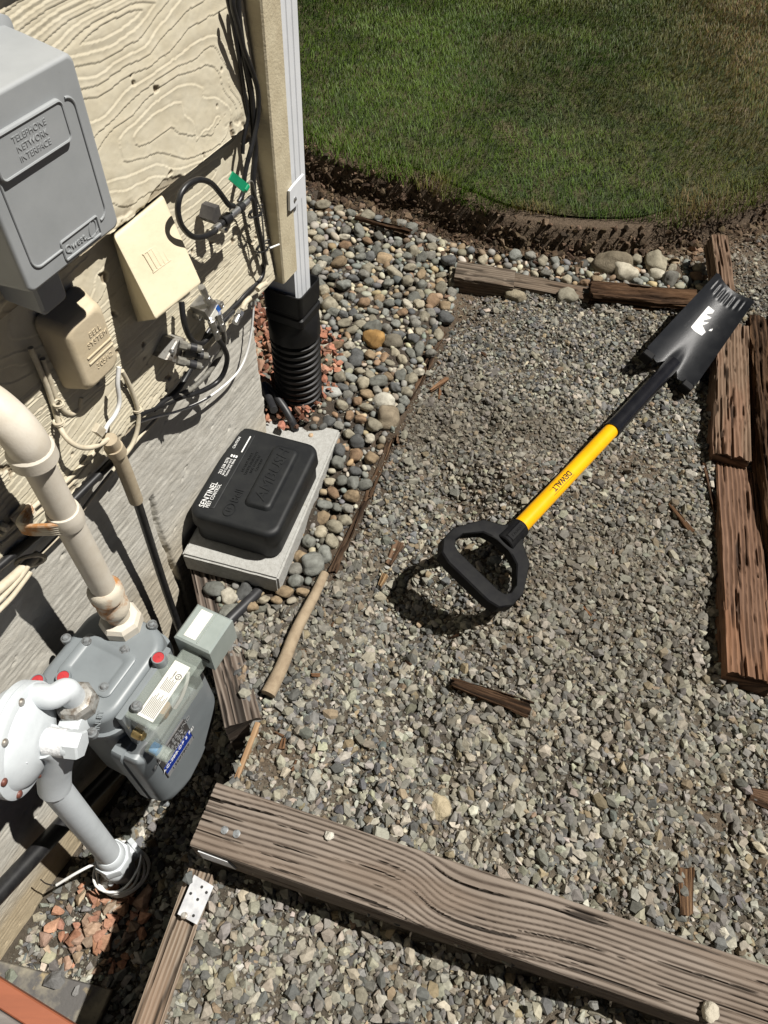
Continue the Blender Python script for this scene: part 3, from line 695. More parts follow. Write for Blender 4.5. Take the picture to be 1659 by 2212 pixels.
# wires round the bell box
WG = 'painted telephone wires below the grey box'
cable('wire', 'beige telephone wire sweeping from the grey box round to the taped conduit', Zf([(0, -60, .03), (40, 40, .03), (170, 340, .03), (230, 520, .03), (300, 740, .034), (355, 870, .045), (440, 965, .055), (540, 1015, .06), (640, 1020, .062), (740, 990, .062), (835, 930, .06)], .04), .0034, M_cream, 'wire')
cable('wire', 'beige telephone wire looping back behind the rounded terminal box', Zf([(130, 60), (200, 270), (260, 450), (305, 550), (370, 630), (450, 655), (520, 600), (545, 480)], .028), .0034, M_cream, 'wire')
cable('wire', 'white telephone wire dropping from under the terminal box', Zf([(955, 150), (940, 330), (958, 480), (950, 580), (905, 680), (830, 780), (800, 850)], .058), .0030, M_wire, 'wire')
cable('wire', 'beige telephone wire running right of the terminal box down to the siding edge', Zf([(985, 190), (1050, 310), (1100, 430), (1145, 570), (1165, 690), (1150, 840), (1095, 990), (1005, 1115)], .038), .0034, M_cream, 'wire')
for (u, v, l_) in ((303, 745, 'beige clip on the wire that sweeps to the taped conduit'), (303, 548, 'beige clip on the wire looping behind the terminal box'), (1152, 608, 'beige clip on the wire right of the terminal box')):
    c = Zf([(u, v)], .036)[0]; mb = MB()
    tube(mb, [c + wv * .0056 * math.cos(a) + nv * .0053 * math.sin(a) + zv * .005 * (k / 23 - .5) for k, a in enumerate(np.linspace(0, 4 * math.pi, 24))], .0016, 6, smooth=False)
    tag(build(mb, 'wire_clip', M_cream, None, at=c), l_, 'wire clip')
cd = thing('ground_wire_conduit', 'black ground rod conduit with a taped beige upper sleeve crossing the concrete', 'conduit', WF(.46, .2, .05))
build(one(tube, Zf([(850, 930, .062), (940, 1090, .06), (1045, 1340, .058), (1140, 1590, .055)], .06), .0105, 14), 'taped_sleeve', M_creamt, cd)
build(one(cyl, Zf([(895, 1010)], .061)[0], Zf([(940, 1080)], .061)[0], .0128), 'tape_collar', M_creamt, cd)
build(one(tube, Zf([(1140, 1580, .055), (1190, 1720, .05)], .05) + px_path([(880, -10), (970, 250), (1010, 360)], .4, 0, 1260, .04), .0068, 12), 'conduit', M_black, cd)
rb = MB(); F1 = Zf([(700, 800)], .066)[0]
box(rb, frame(F1, nrm(Zf([(820, 900)], .066)[0] - F1), np.cross(nv, nrm(Zf([(820, 900)], .066)[0] - F1)), nv), 0, .018, -.006, .006, -.004, .004, .001)
build(rb, 'wire_plug', M_cream, cd)
# bundle along the siding bottom, left part
cable('cable', 'thick black cable along the siding bottom behind the gas pipe', Zg_([(760, -70), (700, 0), (560, 140), (430, 270), (310, 390), (180, 500), (60, 600), (-60, 700)], .04), .0058, M_black)
cable('wire', 'pale wire stretched along the siding edge, uppermost of the pale wires', Zg_([(590, -60), (500, 40), (430, 110), (370, 160), (300, 215), (180, 310), (0, 460)], .036), .0032, M_cream, 'wire')
cable('wire', 'pale wire stretched along the siding edge under the uppermost wire', Zg_([(540, 20), (470, 110), (400, 180), (330, 245), (200, 350), (0, 520)], .033), .0032, M_cream, 'wire')
cable('wire', 'pale wire lying straight along the concrete top below the black cable', Zg_([(980, -270), (850, -130), (700, 60), (590, 200), (480, 345), (380, 450), (240, 590)], .014), .0026, M_cream, 'wire')
cable('conduit_pipe', 'pale painted conduit ending beside the gas pipe strap at left', Zg_([(240, 580), (150, 660), (60, 740), (-60, 840)], .045), .0062, M_cream, 'conduit')
cable('wire', 'pale wire slung below the pale conduit at left', Zg_([(185, 640), (120, 730), (50, 810), (-60, 920)], .05), .0034, M_cream, 'wire')
cable('wire', 'lowest pale wire of the bundle at left', Zg_([(190, 690), (130, 770), (60, 860), (-60, 980)], .052), .0034, M_cream, 'wire')
mb = MB(); c = Zg_([(190, 620)], .045)[0]; tube(mb, [c + wv * .012 * math.cos(a) + zv * .010 * math.sin(a) + nv * .012 * math.cos(a) for a in np.linspace(0, 2 * math.pi, 16)], .003, 8, smooth=False)
tag(build(mb, 'wire_ring', M_cream, None, at=c), 'beige ring clamp gathering the pale wires near the gas pipe', 'ring clamp')
cable('conduit_pipe', 'thick black plastic pipe running along the foundation behind the riser', px_path([(-120, 2050), (0, 1926), (150, 1765), (240, 1672), (330, 1580)], 1, 0, 0, .03), .016, M_black, 'pipe', n=18)

# ------------------------------------------------------------------ gas pipe
gp = thing('gas_pipe', 'cream painted rusty gas pipe dropping down the wall into the grey meter', 'gas pipe', TF(.309, .10, .22))
GX, GO = .309, .10
mb = MB(); cyl(mb, P3(GX, GO, .318), P3(GX, GO, .615), .0172, n=28); build(mb, 'pipe', M_pipe, gp)
mb = MB()
arc = [P3(GX, GO, .605), P3(GX, GO, .628), P3(GX, GO - .012, .652), P3(GX, GO - .036, .668), P3(GX, GO - .085, .670)]
tube(mb, arc, .0222, 22, 8); cyl(mb, P3(GX, GO, .594), P3(GX, GO, .616), .0252, n=28, b=.003)
build(mb, 'elbow', M_pipe, gp)
mb = MB(); lathe(mb, TF(GX, GO, 0), [(.020, .262), (.0225, .268), (.0225, .280), (.020, .285), (.0198, .300), (.024, .304), (.024, .320), (.021, .326), (.018, .329)], 28); build(mb, 'coupling', M_rust, gp)
mb = MB(); cyl(mb, P3(GX, GO, .24), P3(GX, GO, .266), .0172, n=24); build(mb, 'nipple', M_rust, gp)
mb = MB(); lathe(mb, TF(GX, GO, 0), [(.025, .213), (.031, .217), (.031, .234), (.027, .241), (.020, .244)], 8)
build(mb, 'union_nut', M_pipe, gp, ang=25)
mb = MB()
ZST = .492; lathe(mb, TF(GX, GO, ZST), [(.0178, -.014), (.0195, -.013), (.0208, -.004), (.0208, .004), (.0195, .013), (.0178, .014)], 28)
stp = build(mb, 'pipe_strap', M_pipe, gp)
mb = MB(); e = SZ(44, 1110, .035)
for dz in (-.008, -.004, 0, .004, .008): tube(mb, [P3(GX - .012, GO + .012, ZST + dz), P3(GX - .024, GO - .005, ZST + dz), P3(GX - .034, GO - .04, ZST - .006 + dz), P3(e[0] + .012, .042, e[1] + dz), P3(e[0] - .004, .038, e[1] + dz)], .0028, 8)
box(mb, WF(e[0], e[1], .036), -.014, .010, -.0105, .0105, -.002, .003, .001)
ear = build(mb, 'strap_ear', M_rust, stp)
build(one(lathe, WF(e[0] + .001, e[1], .038), [(.006, 0), (.006, .004), (.003, .006)], 6), 'strap_screw', M_rust, stp)
build(one(lathe, WF(e[0] - .026, e[1] + .006, .03), [(.0055, 0), (.0055, .010), (.003, .012)], 6), 'strap_screw', M_rust, stp)

# ------------------------------------------------------------------ gas meter
mt = thing('gas_meter', 'grey gas meter with red seals and a yellowed clear index box by the wall', 'gas meter', TF(.25, .12, -.12))
mx0, mx1, mo0, mo1, MZ = .158, .335, .036, .182, .222
mb = MB()
bp = rrect(.150, .118, .030, 6, (mx0 + mx1) / 2, -(.045 + .168) / 2)
loft(mb, TF(), [(scale_poly(bp, .018), -.125), (bp, -.105), (bp, .178)]); build(mb, 'meter_body', M_meter, mt)
mb = MB()
tp = rrect(mx1 - mx0, mo1 - mo0, .042, 8, (mx0 + mx1) / 2, -(mo0 + mo1) / 2)
tp = [(x + (.008 * math.exp(-((x - .262) / .016) ** 2) if y < -.15 else 0) * 0, y + (.016 * math.exp(-((x - .247) / .016) ** 2) if y < -.14 else 0)) for x, y in tp]
loft(mb, TF(), [(scale_poly(tp, .004), .160), (tp, .164), (tp, .176), (scale_poly(tp, .004), .178), (scale_poly(tp, .006), .206)] + [(scale_poly(tp, .006 + .012 * (1 - math.cos(a))), .206 + .012 * math.sin(a)) for a in np.linspace(.3, math.pi / 2, 5)])
tcv = build(mb, 'top_cover', M_meter, mt, ang=50)
def TP(u, v, z): p = G(u, v, z); s, o = SO(p); return s, o
mb = MB(); pl4 = [TP(*q, .222) for q in ((176, 1374), (284, 1396), (238, 1502), (138, 1470))]
pl4 = [(s, -o) for s, o in pl4]
cxp = np.mean([p[0] for p in pl4]); cyp = np.mean([p[1] for p in pl4])
pts = rrect(max(p[0] for p in pl4) - min(p[0] for p in pl4) - .012, max(p[1] for p in pl4) - min(p[1] for p in pl4) - .004, .01, 4, cxp, cyp)
loft(mb, TF(), [(pts, .215), (pts, .2205), (scale_poly(pts, .002), .222), (scale_poly(pts, .008), .2225), (scale_poly(pts, .013), .2195), (scale_poly(pts, .016), .219)])
build(mb, 'access_plate', M_meter, tcv, ang=40)
for (u, v) in ((142, 1378), (187, 1384), (268, 1403), (328, 1348), (224, 1484), (294, 1524), (198, 1582)):
    s, o = TP(u, v, .222)
    mb = MB(); lathe(mb, TF(s, o, .214), [(.0075, 0), (.0075, .008), (.0065, .009)], 16); lathe(mb, TF(s, o, .223), [(.0048, 0), (.0048, .0012), (.0032, .0028), (.001, .0034)], 14)
    build(mb, 'cover_screw', M_meters, tcv, ang=30)
for (u, v) in ((80, 1470), (136, 1461), (342, 1420)):
    s, o = TP(u, v, .228)
    c = build(one(lathe, TF(s, o, .19), [(.0115, 0), (.0105, .036), (.0100, .0385), (.0085, .0385), (.0085, .035)], 22), 'seal_cup', M_meter, tcv, ang=30)
    build(one(lathe, TF(s, o, .226), [(.0083, 0), (.0083, .0012), (.0015, .0016), (.001, .0008)], 20), 'red_seal', M_red, c)
q = G(214, 1556, .2195); s, o = SO(q)
text('INLET', frame(P3(s, o, .2192), wv * .90 + -nv * .43, -nv * .90 - wv * .43, zv), .011, M_meter, tcv, .0009)
# front cover
def octo(pts, d=0): return pts
fc = [(.342, .108), (.336, .114), (.164, .114), (.158, .106), (.156, -.095), (.164, -.122), (.190, -.142), (.212, -.150), (.262, -.136), (.305, -.108), (.338, -.062), (.347, -.022)]
mb = MB()
S = [(fc, .158), (fc, .176), (scale_poly(fc, .003), .178), (scale_poly(fc, .004), .190)] + [(scale_poly(fc, .004 + .026 * (1 - math.cos(a))), .190 + .020 * math.sin(a)) for a in np.linspace(.25, math.pi / 2, 6)]
loft(mb, A, S); fcv = build(mb, 'front_cover', M_meter, mt, ang=45)
for (u, v) in ((331, 1688), (360, 1737), (466, 1497), (446, 1600)):
    s, z = SZ(u, v, .184); build(one(lathe, WF(s, z, .174), [(.0075, 0), (.006, .010), (.0045, .010), (.004, .0135), (.0015, .015)], 12), 'cover_screw', M_meters, fcv)
# nameplate
npx = [SZ(u, v, .212) for u, v in ((393, 1551), (415.5, 1588), (371.7, 1684), (343.4, 1647))]   # TR, BR, BL, TL
tlp, trp, brp, blp = [np.array(npx[i]) for i in (3, 0, 1, 2)]
ex = nrm(np.r_[(trp - tlp + brp - blp) / 2, 0]); wN = np.linalg.norm(trp - tlp); hN = np.linalg.norm((tlp + trp) / 2 - (blp + brp) / 2)
cN = (tlp + trp + brp + blp) / 4
FN = frame(P3(cN[0], .2105, cN[1]), wv, zv, nv)
mb = MB(); pts = rrect(wN, hN, .003, 3); loft(mb, FN, [(pts, -.004), (pts, .0015)]); npo = build(mb, 'nameplate', M_plate, fcv)
mb = MB(); loft(mb, FN, [(rrect(wN - .003, hN * .30, .001, 2, 0, -hN * .16), .001), (rrect(wN - .003, hN * .30, .001, 2, 0, -hN * .16), .0019)]); build(mb, 'blue_band', M_blue, npo)
mb = MB(); loft(mb, FN, [(rrect(wN - .003, hN * .17, .001, 2, 0, -hN * .40), .001), (rrect(wN - .003, hN * .17, .001, 2, 0, -hN * .40), .0019)]); build(mb, 'silver_band', M_silver, npo)
FT = lambda x, y: FN @ Matrix.Translation((x, y, .0021))
text('PUGET SOUND', FT(0, hN * .38), hN * .15, M_silver, npo, .0002); text('ENERGY', FT(0, hN * .22), hN * .15, M_silver, npo, .0002); text('000405657', FT(0, hN * .06), hN * .14, M_silver, npo, .0002)
text('AC-250', FT(-wN * .28, -hN * .10), hN * .13, M_print, npo, .0002); text('MAOP 5 PSI', FT(wN * .20, -hN * .10), hN * .13, M_print, npo, .0002); text('13507905', FT(0, -hN * .40), hN * .13, M_ink, npo, .0002)
# index box (clear, yellowed)
ix0, ix1 = .196, .302
ibx = MB()
pts = [(.236, .212), (.186, .212), (.186, .118), (.214, .118), (.236, .150)]     # off, z profile extruded along the wall
FE = frame(P3(ix0, 0, 0), nv, zv, -wv)
FE = frame(P3(0, 0, 0), nv, zv, np.cross(nv, zv))
sg = 1 if np.cross(nv, zv).dot(wv) > 0 else -1
loft(ibx, FE, [(scale_poly(pts, .002), sg * ix0), (pts, sg * (ix0 + .002)), (pts, sg * (ix1 - .002)), (scale_poly(pts, .002), sg * ix1)])
ib = build(ibx, 'index_box', M_clear, mt, ang=25)
mb = MB(); box(mb, TF(0, 0, .2122), .205, .296, -.2275, -.2015, 0, .0006); lb = build(mb, 'paper_label', M_label, ib)
mb = MB(); F2 = TF(0, 0, .2129)
for i in range(10):
    x_ = .213 + .0042 * i if i < 5 else .238 + .0036 * (i - 5)
for i in range(9): box(mb, F2, .209 + .0 * i, .209 + .035 - .004 * (i % 3), -.2255 + .0024 * i, -.2250 + .0024 * i + .0007, 0, .0002)
for i in range(7): box(mb, F2, .250, .250 + .020 - .003 * (i % 2), -.2225 + .0024 * i, -.2219 + .0024 * i + .0006, 0, .0002)
build(mb, 'fine_print', M_printg, lb)
mb = MB(); c = P3(.276, .221, .2131); tube(mb, [c + wv * .0042 * math.cos(a) + nv * .0042 * math.sin(a) for a in np.linspace(0, 2 * math.pi, 20)], .0005, 6, smooth=False); build(mb, 'emblem_ring', M_ink, lb)
text('UL', TF(.276, .221, .2131), .005, M_ink, lb, .0002); text('CLASSIFIED', TF(.276, .2135, .2131), .0026, M_ink, lb, .0002)
mb = MB(); box(mb, WF(0, 0, 0), .232, .252, .136, .160, .19, .212, .002); build(mb, 'index_mechanism', mat('amber_part', (.30, .15, .04), rough=.5), ib)
mb = MB(); tube(mb, [P3(.248, .222, .160), P3(.262, .226, .172), P3(.280, .226, .186), P3(.292, .224, .200)], .003, 8); build(mb, 'index_arm', M_label, ib)
mb = MB(); box(mb, WF(0, 0, 0), .188, .308, .100, .214, .176, .1865, .002); build(mb, 'index_base', M_meter, mt)
# small clear pot with blue cap, brass screw
s, z = SZ(312, 1602, .215)
kp = build(one(cyl, P3(ix0 - .004, .208, .128), P3(ix0 - .004, .245, .126), .0105, n=20, b=.001), 'clear_pot', M_clear, ib)
build(one(cyl, P3(ix0 - .004, .214, .128), P3(ix0 - .004, .226, .127), .0085, n=20), 'blue_cap', mat('bright_blue_cap', (.02, .26, .62), rough=.4), kp)
build(one(lathe, WF(ix0 - .003, .158, .19), [(.008, 0), (.008, .012), (.0065, .014), (.0065, .017), (.003, .019)], 14), 'brass_screw', mat('brass', (.45, .34, .16), rough=.3, metal=.9), ib)
# remote reading module
am = MB(); box(am, TF(0, 0, 0), .322, .384, -.246, -.184, .165, .228, .003); amo = build(am, 'reading_module', mat('translucent_grey_module', (.30, .34, .32), (.27, .31, .29), 30, .4, .6, rough=.3), mt, ang=25)
mb = MB(); box(mb, TF(0, 0, .2281), .330, .378, -.216, -.196, 0, .0006); build(mb, 'paper_label', M_label, amo)
mb = MB(); box(mb, TF(0, 0, .2281), .327, .381, -.222, -.220, 0, .0012, .0004); build(mb, 'lid_rib', M_clear, amo)
mb = MB(); box(mb, frame(P3(.3215, 0, 0), nv, zv, np.cross(nv, zv)), .222, .240, .190, .200, -.0012 if sg > 0 else 0, 0 if sg > 0 else .0012); build(mb, 'bar_code', M_ink, amo)
mb = MB(); box(mb, TF(0, 0, 0), .298, .326, -.232, -.196, .172, .206, .003); build(mb, 'module_neck', M_clear, amo)

# ------------------------------------------------------------------ regulator and riser
c0 = P3(.108, .10, .238); yaw = math.radians(20)
rm = nv * math.cos(yaw) + wv * math.sin(yaw); rx = wv * math.cos(yaw) - nv * math.sin(yaw)
FRG = frame(c0, rx, zv, rm)
rg = thing('gas_regulator', 'pale grey round gas regulator with a foil stickered cap beside the meter', 'gas regulator', FRG)
mb = MB(); lathe(mb, FRG, [(.048, -.036), (.062, -.030), (.070, -.016), (.0755, -.014), (.0755, -.0045), (.0735, -.004), (.0735, -.002), (.076, -.0015), (.076, .006), (.072, .008), (.064, .009), (.057, .017), (.042, .024), (.030, .027), (.024, .029)], 56)
build(mb, 'diaphragm_case', M_reg, rg, ang=35)
for i in range(8):
    a = math.radians(22 + 45 * i); q = FRG @ Vector((.068 * math.cos(a), .068 * math.sin(a), .0078))
    build(one(lathe, frame(q, rx, zv, rm), [(.0055, 0), (.0052, .0025), (.0035, .0042), (.001, .0048)], 14), 'case_bolt', M_bolt if i not in (0, 1, 2) else M_nut, rg)
mb = MB(); lathe(mb, FRG, [(.021, .024), (.0178, .030), (.0178, .062), (.0168, .064)], 40); build(mb, 'spring_tower', M_reg, rg, ang=35)
mb = MB(); a0 = np.linspace(math.radians(10), math.radians(200), 30); V = []; Q = []
for i, a in enumerate(a0):
    for j, zz_ in enumerate((.031, .040, .049, .057)):
        r = .0185 + .0005 * math.sin(i * 2.1 + j * 3); q = FRG @ Vector((r * math.cos(a), r * math.sin(a), zz_)); V.append(q[:])
for i in range(len(a0) - 1):
    for j in range(3): Q.append((i * 4 + j, i * 4 + j + 1, i * 4 + j + 5, i * 4 + j + 4))
mb.add(V, Q); stk = build(mb, 'foil_sticker', M_foil, rg)
mb = MB(); lathe(mb, FRG, [(.0198, .060), (.0198, .076), (.0180, .079)], 6); build(mb, 'tower_cap', M_reg, rg, ang=25)
text('MAX DUTY', frame(FRG @ Vector((-.036, .004, .0215)), zv * .97 + rx * .2, -rx * .9 + rm * .3, rm), .007, M_reg, rg, .0012)
# body below the tower + outlet disc
rt = WL(113, 1694, .115); rbm = WL(240, 1850, .115)
mb = MB()
tube(mb, [FRG @ Vector((.0, .0, .030)), FRG @ Vector((0, -.026, .036)), lerp(np.array(FRG @ Vector((0, -.045, .03))), rt, .6), rt + (rbm - rt) * .03], .023, 20)
build(mb, 'valve_body', M_reg, rg)
mb = MB(); q = FRG @ Vector((.028, -.034, .062)); lathe(mb, frame(q, rx, zv, rm), [(.022, -.03), (.026, -.014), (.028, -.006), (.026, 0), (.012, .002)], 30); build(mb, 'vent_cap', M_reg, rg)
mb = MB()
tube(mb, [FRG @ Vector((.02, .012, .0)), FRG @ Vector((.045, .032, .004)), P3(.163, .116, .277), P3(.178, .122, .272), P3(.180, .123, .255), P3(.180, .123, .235)], .0165, 20, 8); build(mb, 'elbow', M_reg, rg)
mb = MB(); lathe(mb, TF(.180, .123, 0), [(.025, .214), (.029, .219), (.029, .235), (.025, .242), (.018, .245)], 8); build(mb, 'union_nut', M_nut, rg, ang=25)

rs = thing('gas_riser', 'pale grey gas riser pipe with a shut-off valve at the red chips', 'gas riser', frame(rbm, wv, -nv, zv))
mb = MB(); cyl(mb, rt, rbm, .0205, n=28); build(mb, 'pipe', M_reg, rs)
rd = nrm(rbm - rt)
mb = MB(); Fv = axis_frame(rbm - rd * .012, rbm + rd)
lathe(mb, Fv, [(.0215, -.012), (.0245, -.006), (.026, .004), (.026, .016)], 28)
lathe(mb, Fv, [(.031, .014), (.033, .018), (.033, .036), (.029, .040)], 8)
lathe(mb, Fv, [(.026, .040), (.031, .052), (.031, .066), (.026, .080)], 28)
lathe(mb, Fv, [(.028, .078), (.028, .100), (.022, .104), (.0205, .30)], 8)
vb = build(mb, 'shutoff_valve', M_reg, rs, ang=25)
vc = rbm + rd * .055; a1 = nrm(np.cross(rd, nrm(WL(345, 1810, .14) - WL(250, 1860, .115)))); vd = nrm(np.cross(a1, rd))
mb = MB(); cyl(mb, vc, vc + vd * .040, .020, .018, n=20, b=.002); cyl(mb, vc + vd * .036, vc + vd * .046, .0225, n=8, b=.001); build(mb, 'valve_core', M_reg, vb, ang=30)
kd = nrm(G(226, 1905, -.36) - np.array(rbm + rd * .06)); k0 = rbm + rd * .060
mb = MB(); cyl(mb, k0, k0 + kd * .038, .0115, n=16); cyl(mb, k0 + kd * .036, k0 + kd * .058, .0125, n=4, b=.001); build(mb, 'valve_key', M_nut, vb, ang=25)
mb = MB(); cyl(mb, k0 + np.cross(kd, rd) * .018, k0 + np.cross(kd, rd) * .018 + kd * .04, .006, n=8); cyl(mb, k0 - np.cross(kd, rd) * .022, k0 - np.cross(kd, rd) * .022 + kd * .034, .006, n=8); build(mb, 'lock_wing', M_reg, vb)
# tracer wire
rbase = rbm + rd * .10
coil = []
for i in range(60):
    a = 2 * math.pi * i / 14; coil.append(rbase + np.array([.045 * math.cos(a) * (1 + .1 * math.sin(i)), .045 * math.sin(a), -.02 + .0012 * i]))
tl_ = [WL(232, 1862, .11), WL(205, 1866, .10), WL(165, 1886, .08), WL(122, 1912, .055)]
mb = MB(); tube(mb, coil, .0024, 8, 2); tube(mb, tl_, .0026, 8)
two = build(mb, 'tracer_wire', M_wire, None, at=rbase); tag(two, 'white tracer wire coiled round the foot of the gas riser with one loose end', 'wire')
build(one(tube, [tl_[-1], WL(112, 1912, .045), WL(98, 1908, .04), WL(88, 1900, .04)], .0012, 6), 'bare_end', M_black, two)

# ------------------------------------------------------------------ wood
def plank(name, F, L, Wd, T, m, pal, parent=None, amp=.001, grain=150, seed=1, res=.006, wres=.0035, knot=None, warp=.25, rag=0, taper=None, bow=0, wane=0, groove=0):
    nl = max(6, int(L / res)); per = [];
    nw, nt = max(4, int(Wd / wres)), max(3, int(T / wres))
    for i in range(nw): per.append((-Wd / 2 + Wd * i / nw, T / 2, 0, 1))
    for i in range(nt): per.append((Wd / 2, T / 2 - T * i / nt, 1, 0))
    for i in range(nw): per.append((Wd / 2 - Wd * i / nw, -T / 2, 0, -1))
    for i in range(nt): per.append((-Wd / 2, -T / 2 + T * i / nt, -1, 0))
    per = np.array(per); npz = len(per)
    l = np.linspace(0, L, nl); LL, PP = np.meshgrid(l, np.arange(npz), indexing='ij')
    y, z, ny, nz = (per[PP.astype(int), k] for k in range(4))
    c = np.where(np.abs(nz) > .5, y, z)                 # coordinate across the grain on each face
    face = np.where(np.abs(nz) > .5, nz * 3, ny * 7)
    cw_ = c + warp * .06 * (fbm(LL * 1.7, y * 6 + face, None, seed, 2) - .5) + .012 * (fbm(LL * 5, c * 14 + face, None, seed + 2, 2) - .5)
    if knot:
        for (kl, ky, kr, ka) in knot: cw_ = cw_ + ka * np.tanh((LL - kl) / kr) * np.exp(-((y - ky) / .05) ** 2)
    t = cw_ * grain; fr = t - np.floor(t)
    ring = .5 + .5 * np.cos(2 * np.pi * fr); ring = ring ** 1.5 if not groove else 1 - (1 - ring) ** groove
    crack = np.clip((fbm(LL * 7, cw_ * 330 + face * 5, None, seed + 4, 2) - (.66 if not groove else .74)) / .06, 0, 1)
    d = amp * (ring - .7) - 2.2 * amp * crack + rag * (fbm(LL * 11, c * 70 + face * 3, None, seed + 6, 4) - .55) * 2
    edge = np.minimum(Wd / 2 - np.abs(y), T / 2 - np.abs(z)) if False else 0
    yy = y + ny * d; zz_ = z + nz * d
    rr = .0025 + wane * fbm(LL * 6, y * 0, None, seed + 8, 3)                 # round the arrises
    ay, az = np.maximum(np.abs(yy) - (Wd / 2 - rr), 0), np.maximum(np.abs(zz_) - (T / 2 - rr), 0)
    hyp = np.sqrt(ay ** 2 + az ** 2) + 1e-9; kf = np.where((ay > 0) & (az > 0) & (hyp > rr), rr / hyp, 1)
    yy = np.where(ay > 0, np.sign(yy) * (Wd / 2 - rr + ay * kf), yy); zz_ = np.where(az > 0, np.sign(zz_) * (T / 2 - rr + az * kf), zz_)
    if taper is not None:
        k = taper[0] + (taper[1] - taper[0]) * LL / L; yy = yy * k; zz_ = zz_ * (.5 + .5 * k)
    xx = LL + (rag * 3 * (fbm(y * 60, z * 60, None, seed + 9, 3) - .5) * np.clip(np.abs(LL / L - .5) * 2 - .85, 0, 1) / .15 if rag else 0)
    zz_ = zz_ + bow * np.sin(np.pi * LL / L)
    V = np.stack([xx, yy, zz_], -1).reshape(-1, 3)
    A_ = np.array(F); V = V @ A_[:3, :3].T + A_[:3, 3]
    lt, dk, alt = (np.array(p) for p in pal)
    q = ring[..., None]; col = dk * (1 - q) + lt * q
    am_ = np.clip((fbm(LL * 3, c * 16 + face, None, seed + 12, 4) - .5) / .12, 0, 1)[..., None]; col = col * (1 - am_ * .6) + alt * am_ * .6
    col = col * (1 - .75 * crack[..., None])
    # mesh with end caps
    me = bpy.data.meshes.new(name)
    i = np.arange(nl * npz).reshape(nl, npz)
    qd = np.stack([i[:-1], np.roll(i[:-1], -1, 1), np.roll(i[1:], -1, 1), i[1:]], -1).reshape(-1, 4)
    faces = qd.tolist() + [list(range(npz)), list(reversed(range((nl - 1) * npz, nl * npz)))]
    FF = FR[parent.name] if parent is not None else F
    B = np.array(FF.inverted()); V2 = V @ B[:3, :3].T + B[:3, 3]
    me.from_pydata(V2.tolist(), [], faces)
    bm = bmesh.new(); bm.from_mesh(me); bmesh.ops.recalc_face_normals(bm, faces=bm.faces); bm.to_mesh(me); bm.free()
    a = me.attributes.new('col', 'FLOAT_COLOR', 'POINT'); c4 = np.ones((len(V), 4), np.float32); c4[:, :3] = col.reshape(-1, 3); a.data.foreach_set('color', c4.ravel())
    me.polygons.foreach_set('use_smooth', [True] * len(me.polygons)); me.set_sharp_from_angle(angle=math.radians(50))
    me.materials.append(m); me.update(); return link(name, me, parent, FF)
def plank_frame(a, b, zc, up=(0, 0, 1)):
    a = np.array(a, float); b = np.array(b, float); x = nrm(b - a); y = nrm(np.cross(np.array(up, float), x)); return frame(a, x, y, np.cross(x, y)), float(np.linalg.norm(b - a))
GREYW = ((.245, .205, .17), (.085, .064, .05), (.20, .155, .12)); BROWN = ((.215, .125, .078), (.11, .062, .04), (.26, .13, .068)); ROT = ((.105, .062, .036), (.035, .02, .012), (.15, .085, .045)); GREYR = ((.26, .215, .165), (.10, .075, .055), (.17, .12, .08))
# front timber
Aa, Bb = (G(412, 1820, .062) + G(466, 1694, .062)) / 2, (G(1659, 2246, .062) + G(1659, 2098, .062)) / 2
dirT = nrm(Bb - Aa); Bb = Aa + dirT * 1.25
FT_, LT_ = plank_frame(Aa - zv * .045, Bb - zv * .045, 0)
tf = plank('timber', FT_, LT_, .092, .09, M_wood, GREYW, amp=.0028, grain=125, seed=11, res=.003, wres=.0011, groove=4, warp=.18, knot=[(.345, .0, .028, .012), (.47, -.02, .05, -.006)])
tag(tf, 'weathered grey timber with deep grain lying across the gravel in front', 'timber', 'garden edging timbers')
for (u, v) in ((485, 1793), (511, 1801)):
    q = G(u, v, .0625); build(one(lathe, frame(q, wv, -nv, zv), [(.0058, -.003), (.0058, .0002), (.003, .0012)], 14), 'nail_head', M_meters, tf)
# left board
p0_, p1_ = G(406, 1990, -.03), G(322, 2204, -.03)
FB_, LB_ = plank_frame(lerp(p1_, p0_, -.5) - zv * .075, G(432, 1880, -.03) - zv * .075, 0)
tb = plank('board', FB_, LB_, .040, .14, M_wood, ((.34, .28, .22), (.15, .105, .07), (.24, .165, .115)), amp=.0014, grain=150, seed=23, res=.005, wres=.002)
tag(tb, 'narrow weathered board on edge running to the bottom of the frame under the metal bracket', 'board', 'garden edging timbers')
# metal bracket
mb = MB()
c4b = [G(u, v, -.0235) for u, v in ((384, 1975), (426, 1998), (462, 1915), (420, 1890))]
zt_ = np.array([0, 0, .0025])
mb.add([*c4b, *[p + zt_ for p in c4b]], [(0, 1, 2, 3), (7, 6, 5, 4), (0, 4, 5, 1), (1, 5, 6, 2), (2, 6, 7, 3), (3, 7, 4, 0)])
yT = np.array(FT_.to_3x3() @ Vector((0, 1, 0))); bfp = Aa - yT * .0495
c4c = [bfp + dirT * .012 - zv * .012, bfp + dirT * .058 - zv * .016, bfp + dirT * .066 - zv * .06, bfp + dirT * .012 - zv * .06]
mb.add([*c4c, *[p + yT * .0025 for p in c4c]], [(0, 1, 2, 3), (7, 6, 5, 4), (0, 4, 5, 1), (1, 5, 6, 2), (2, 6, 7, 3), (3, 7, 4, 0)])
br = build(mb, 'metal_bracket', M_galv, None, at=c4b[0], flat=True); tag(br, 'galvanised nail plate joining the narrow board to the front timber', 'metal bracket')
mb = MB()
for (u, v) in ((418, 1978), (427, 1943), (412, 1930), (436, 1916), (446, 1928)):
    q = G(u, v, -.0208); lathe(mb, frame(q, wv, -nv, zv), [(.0022, 0), (.0022, .0003)], 10)
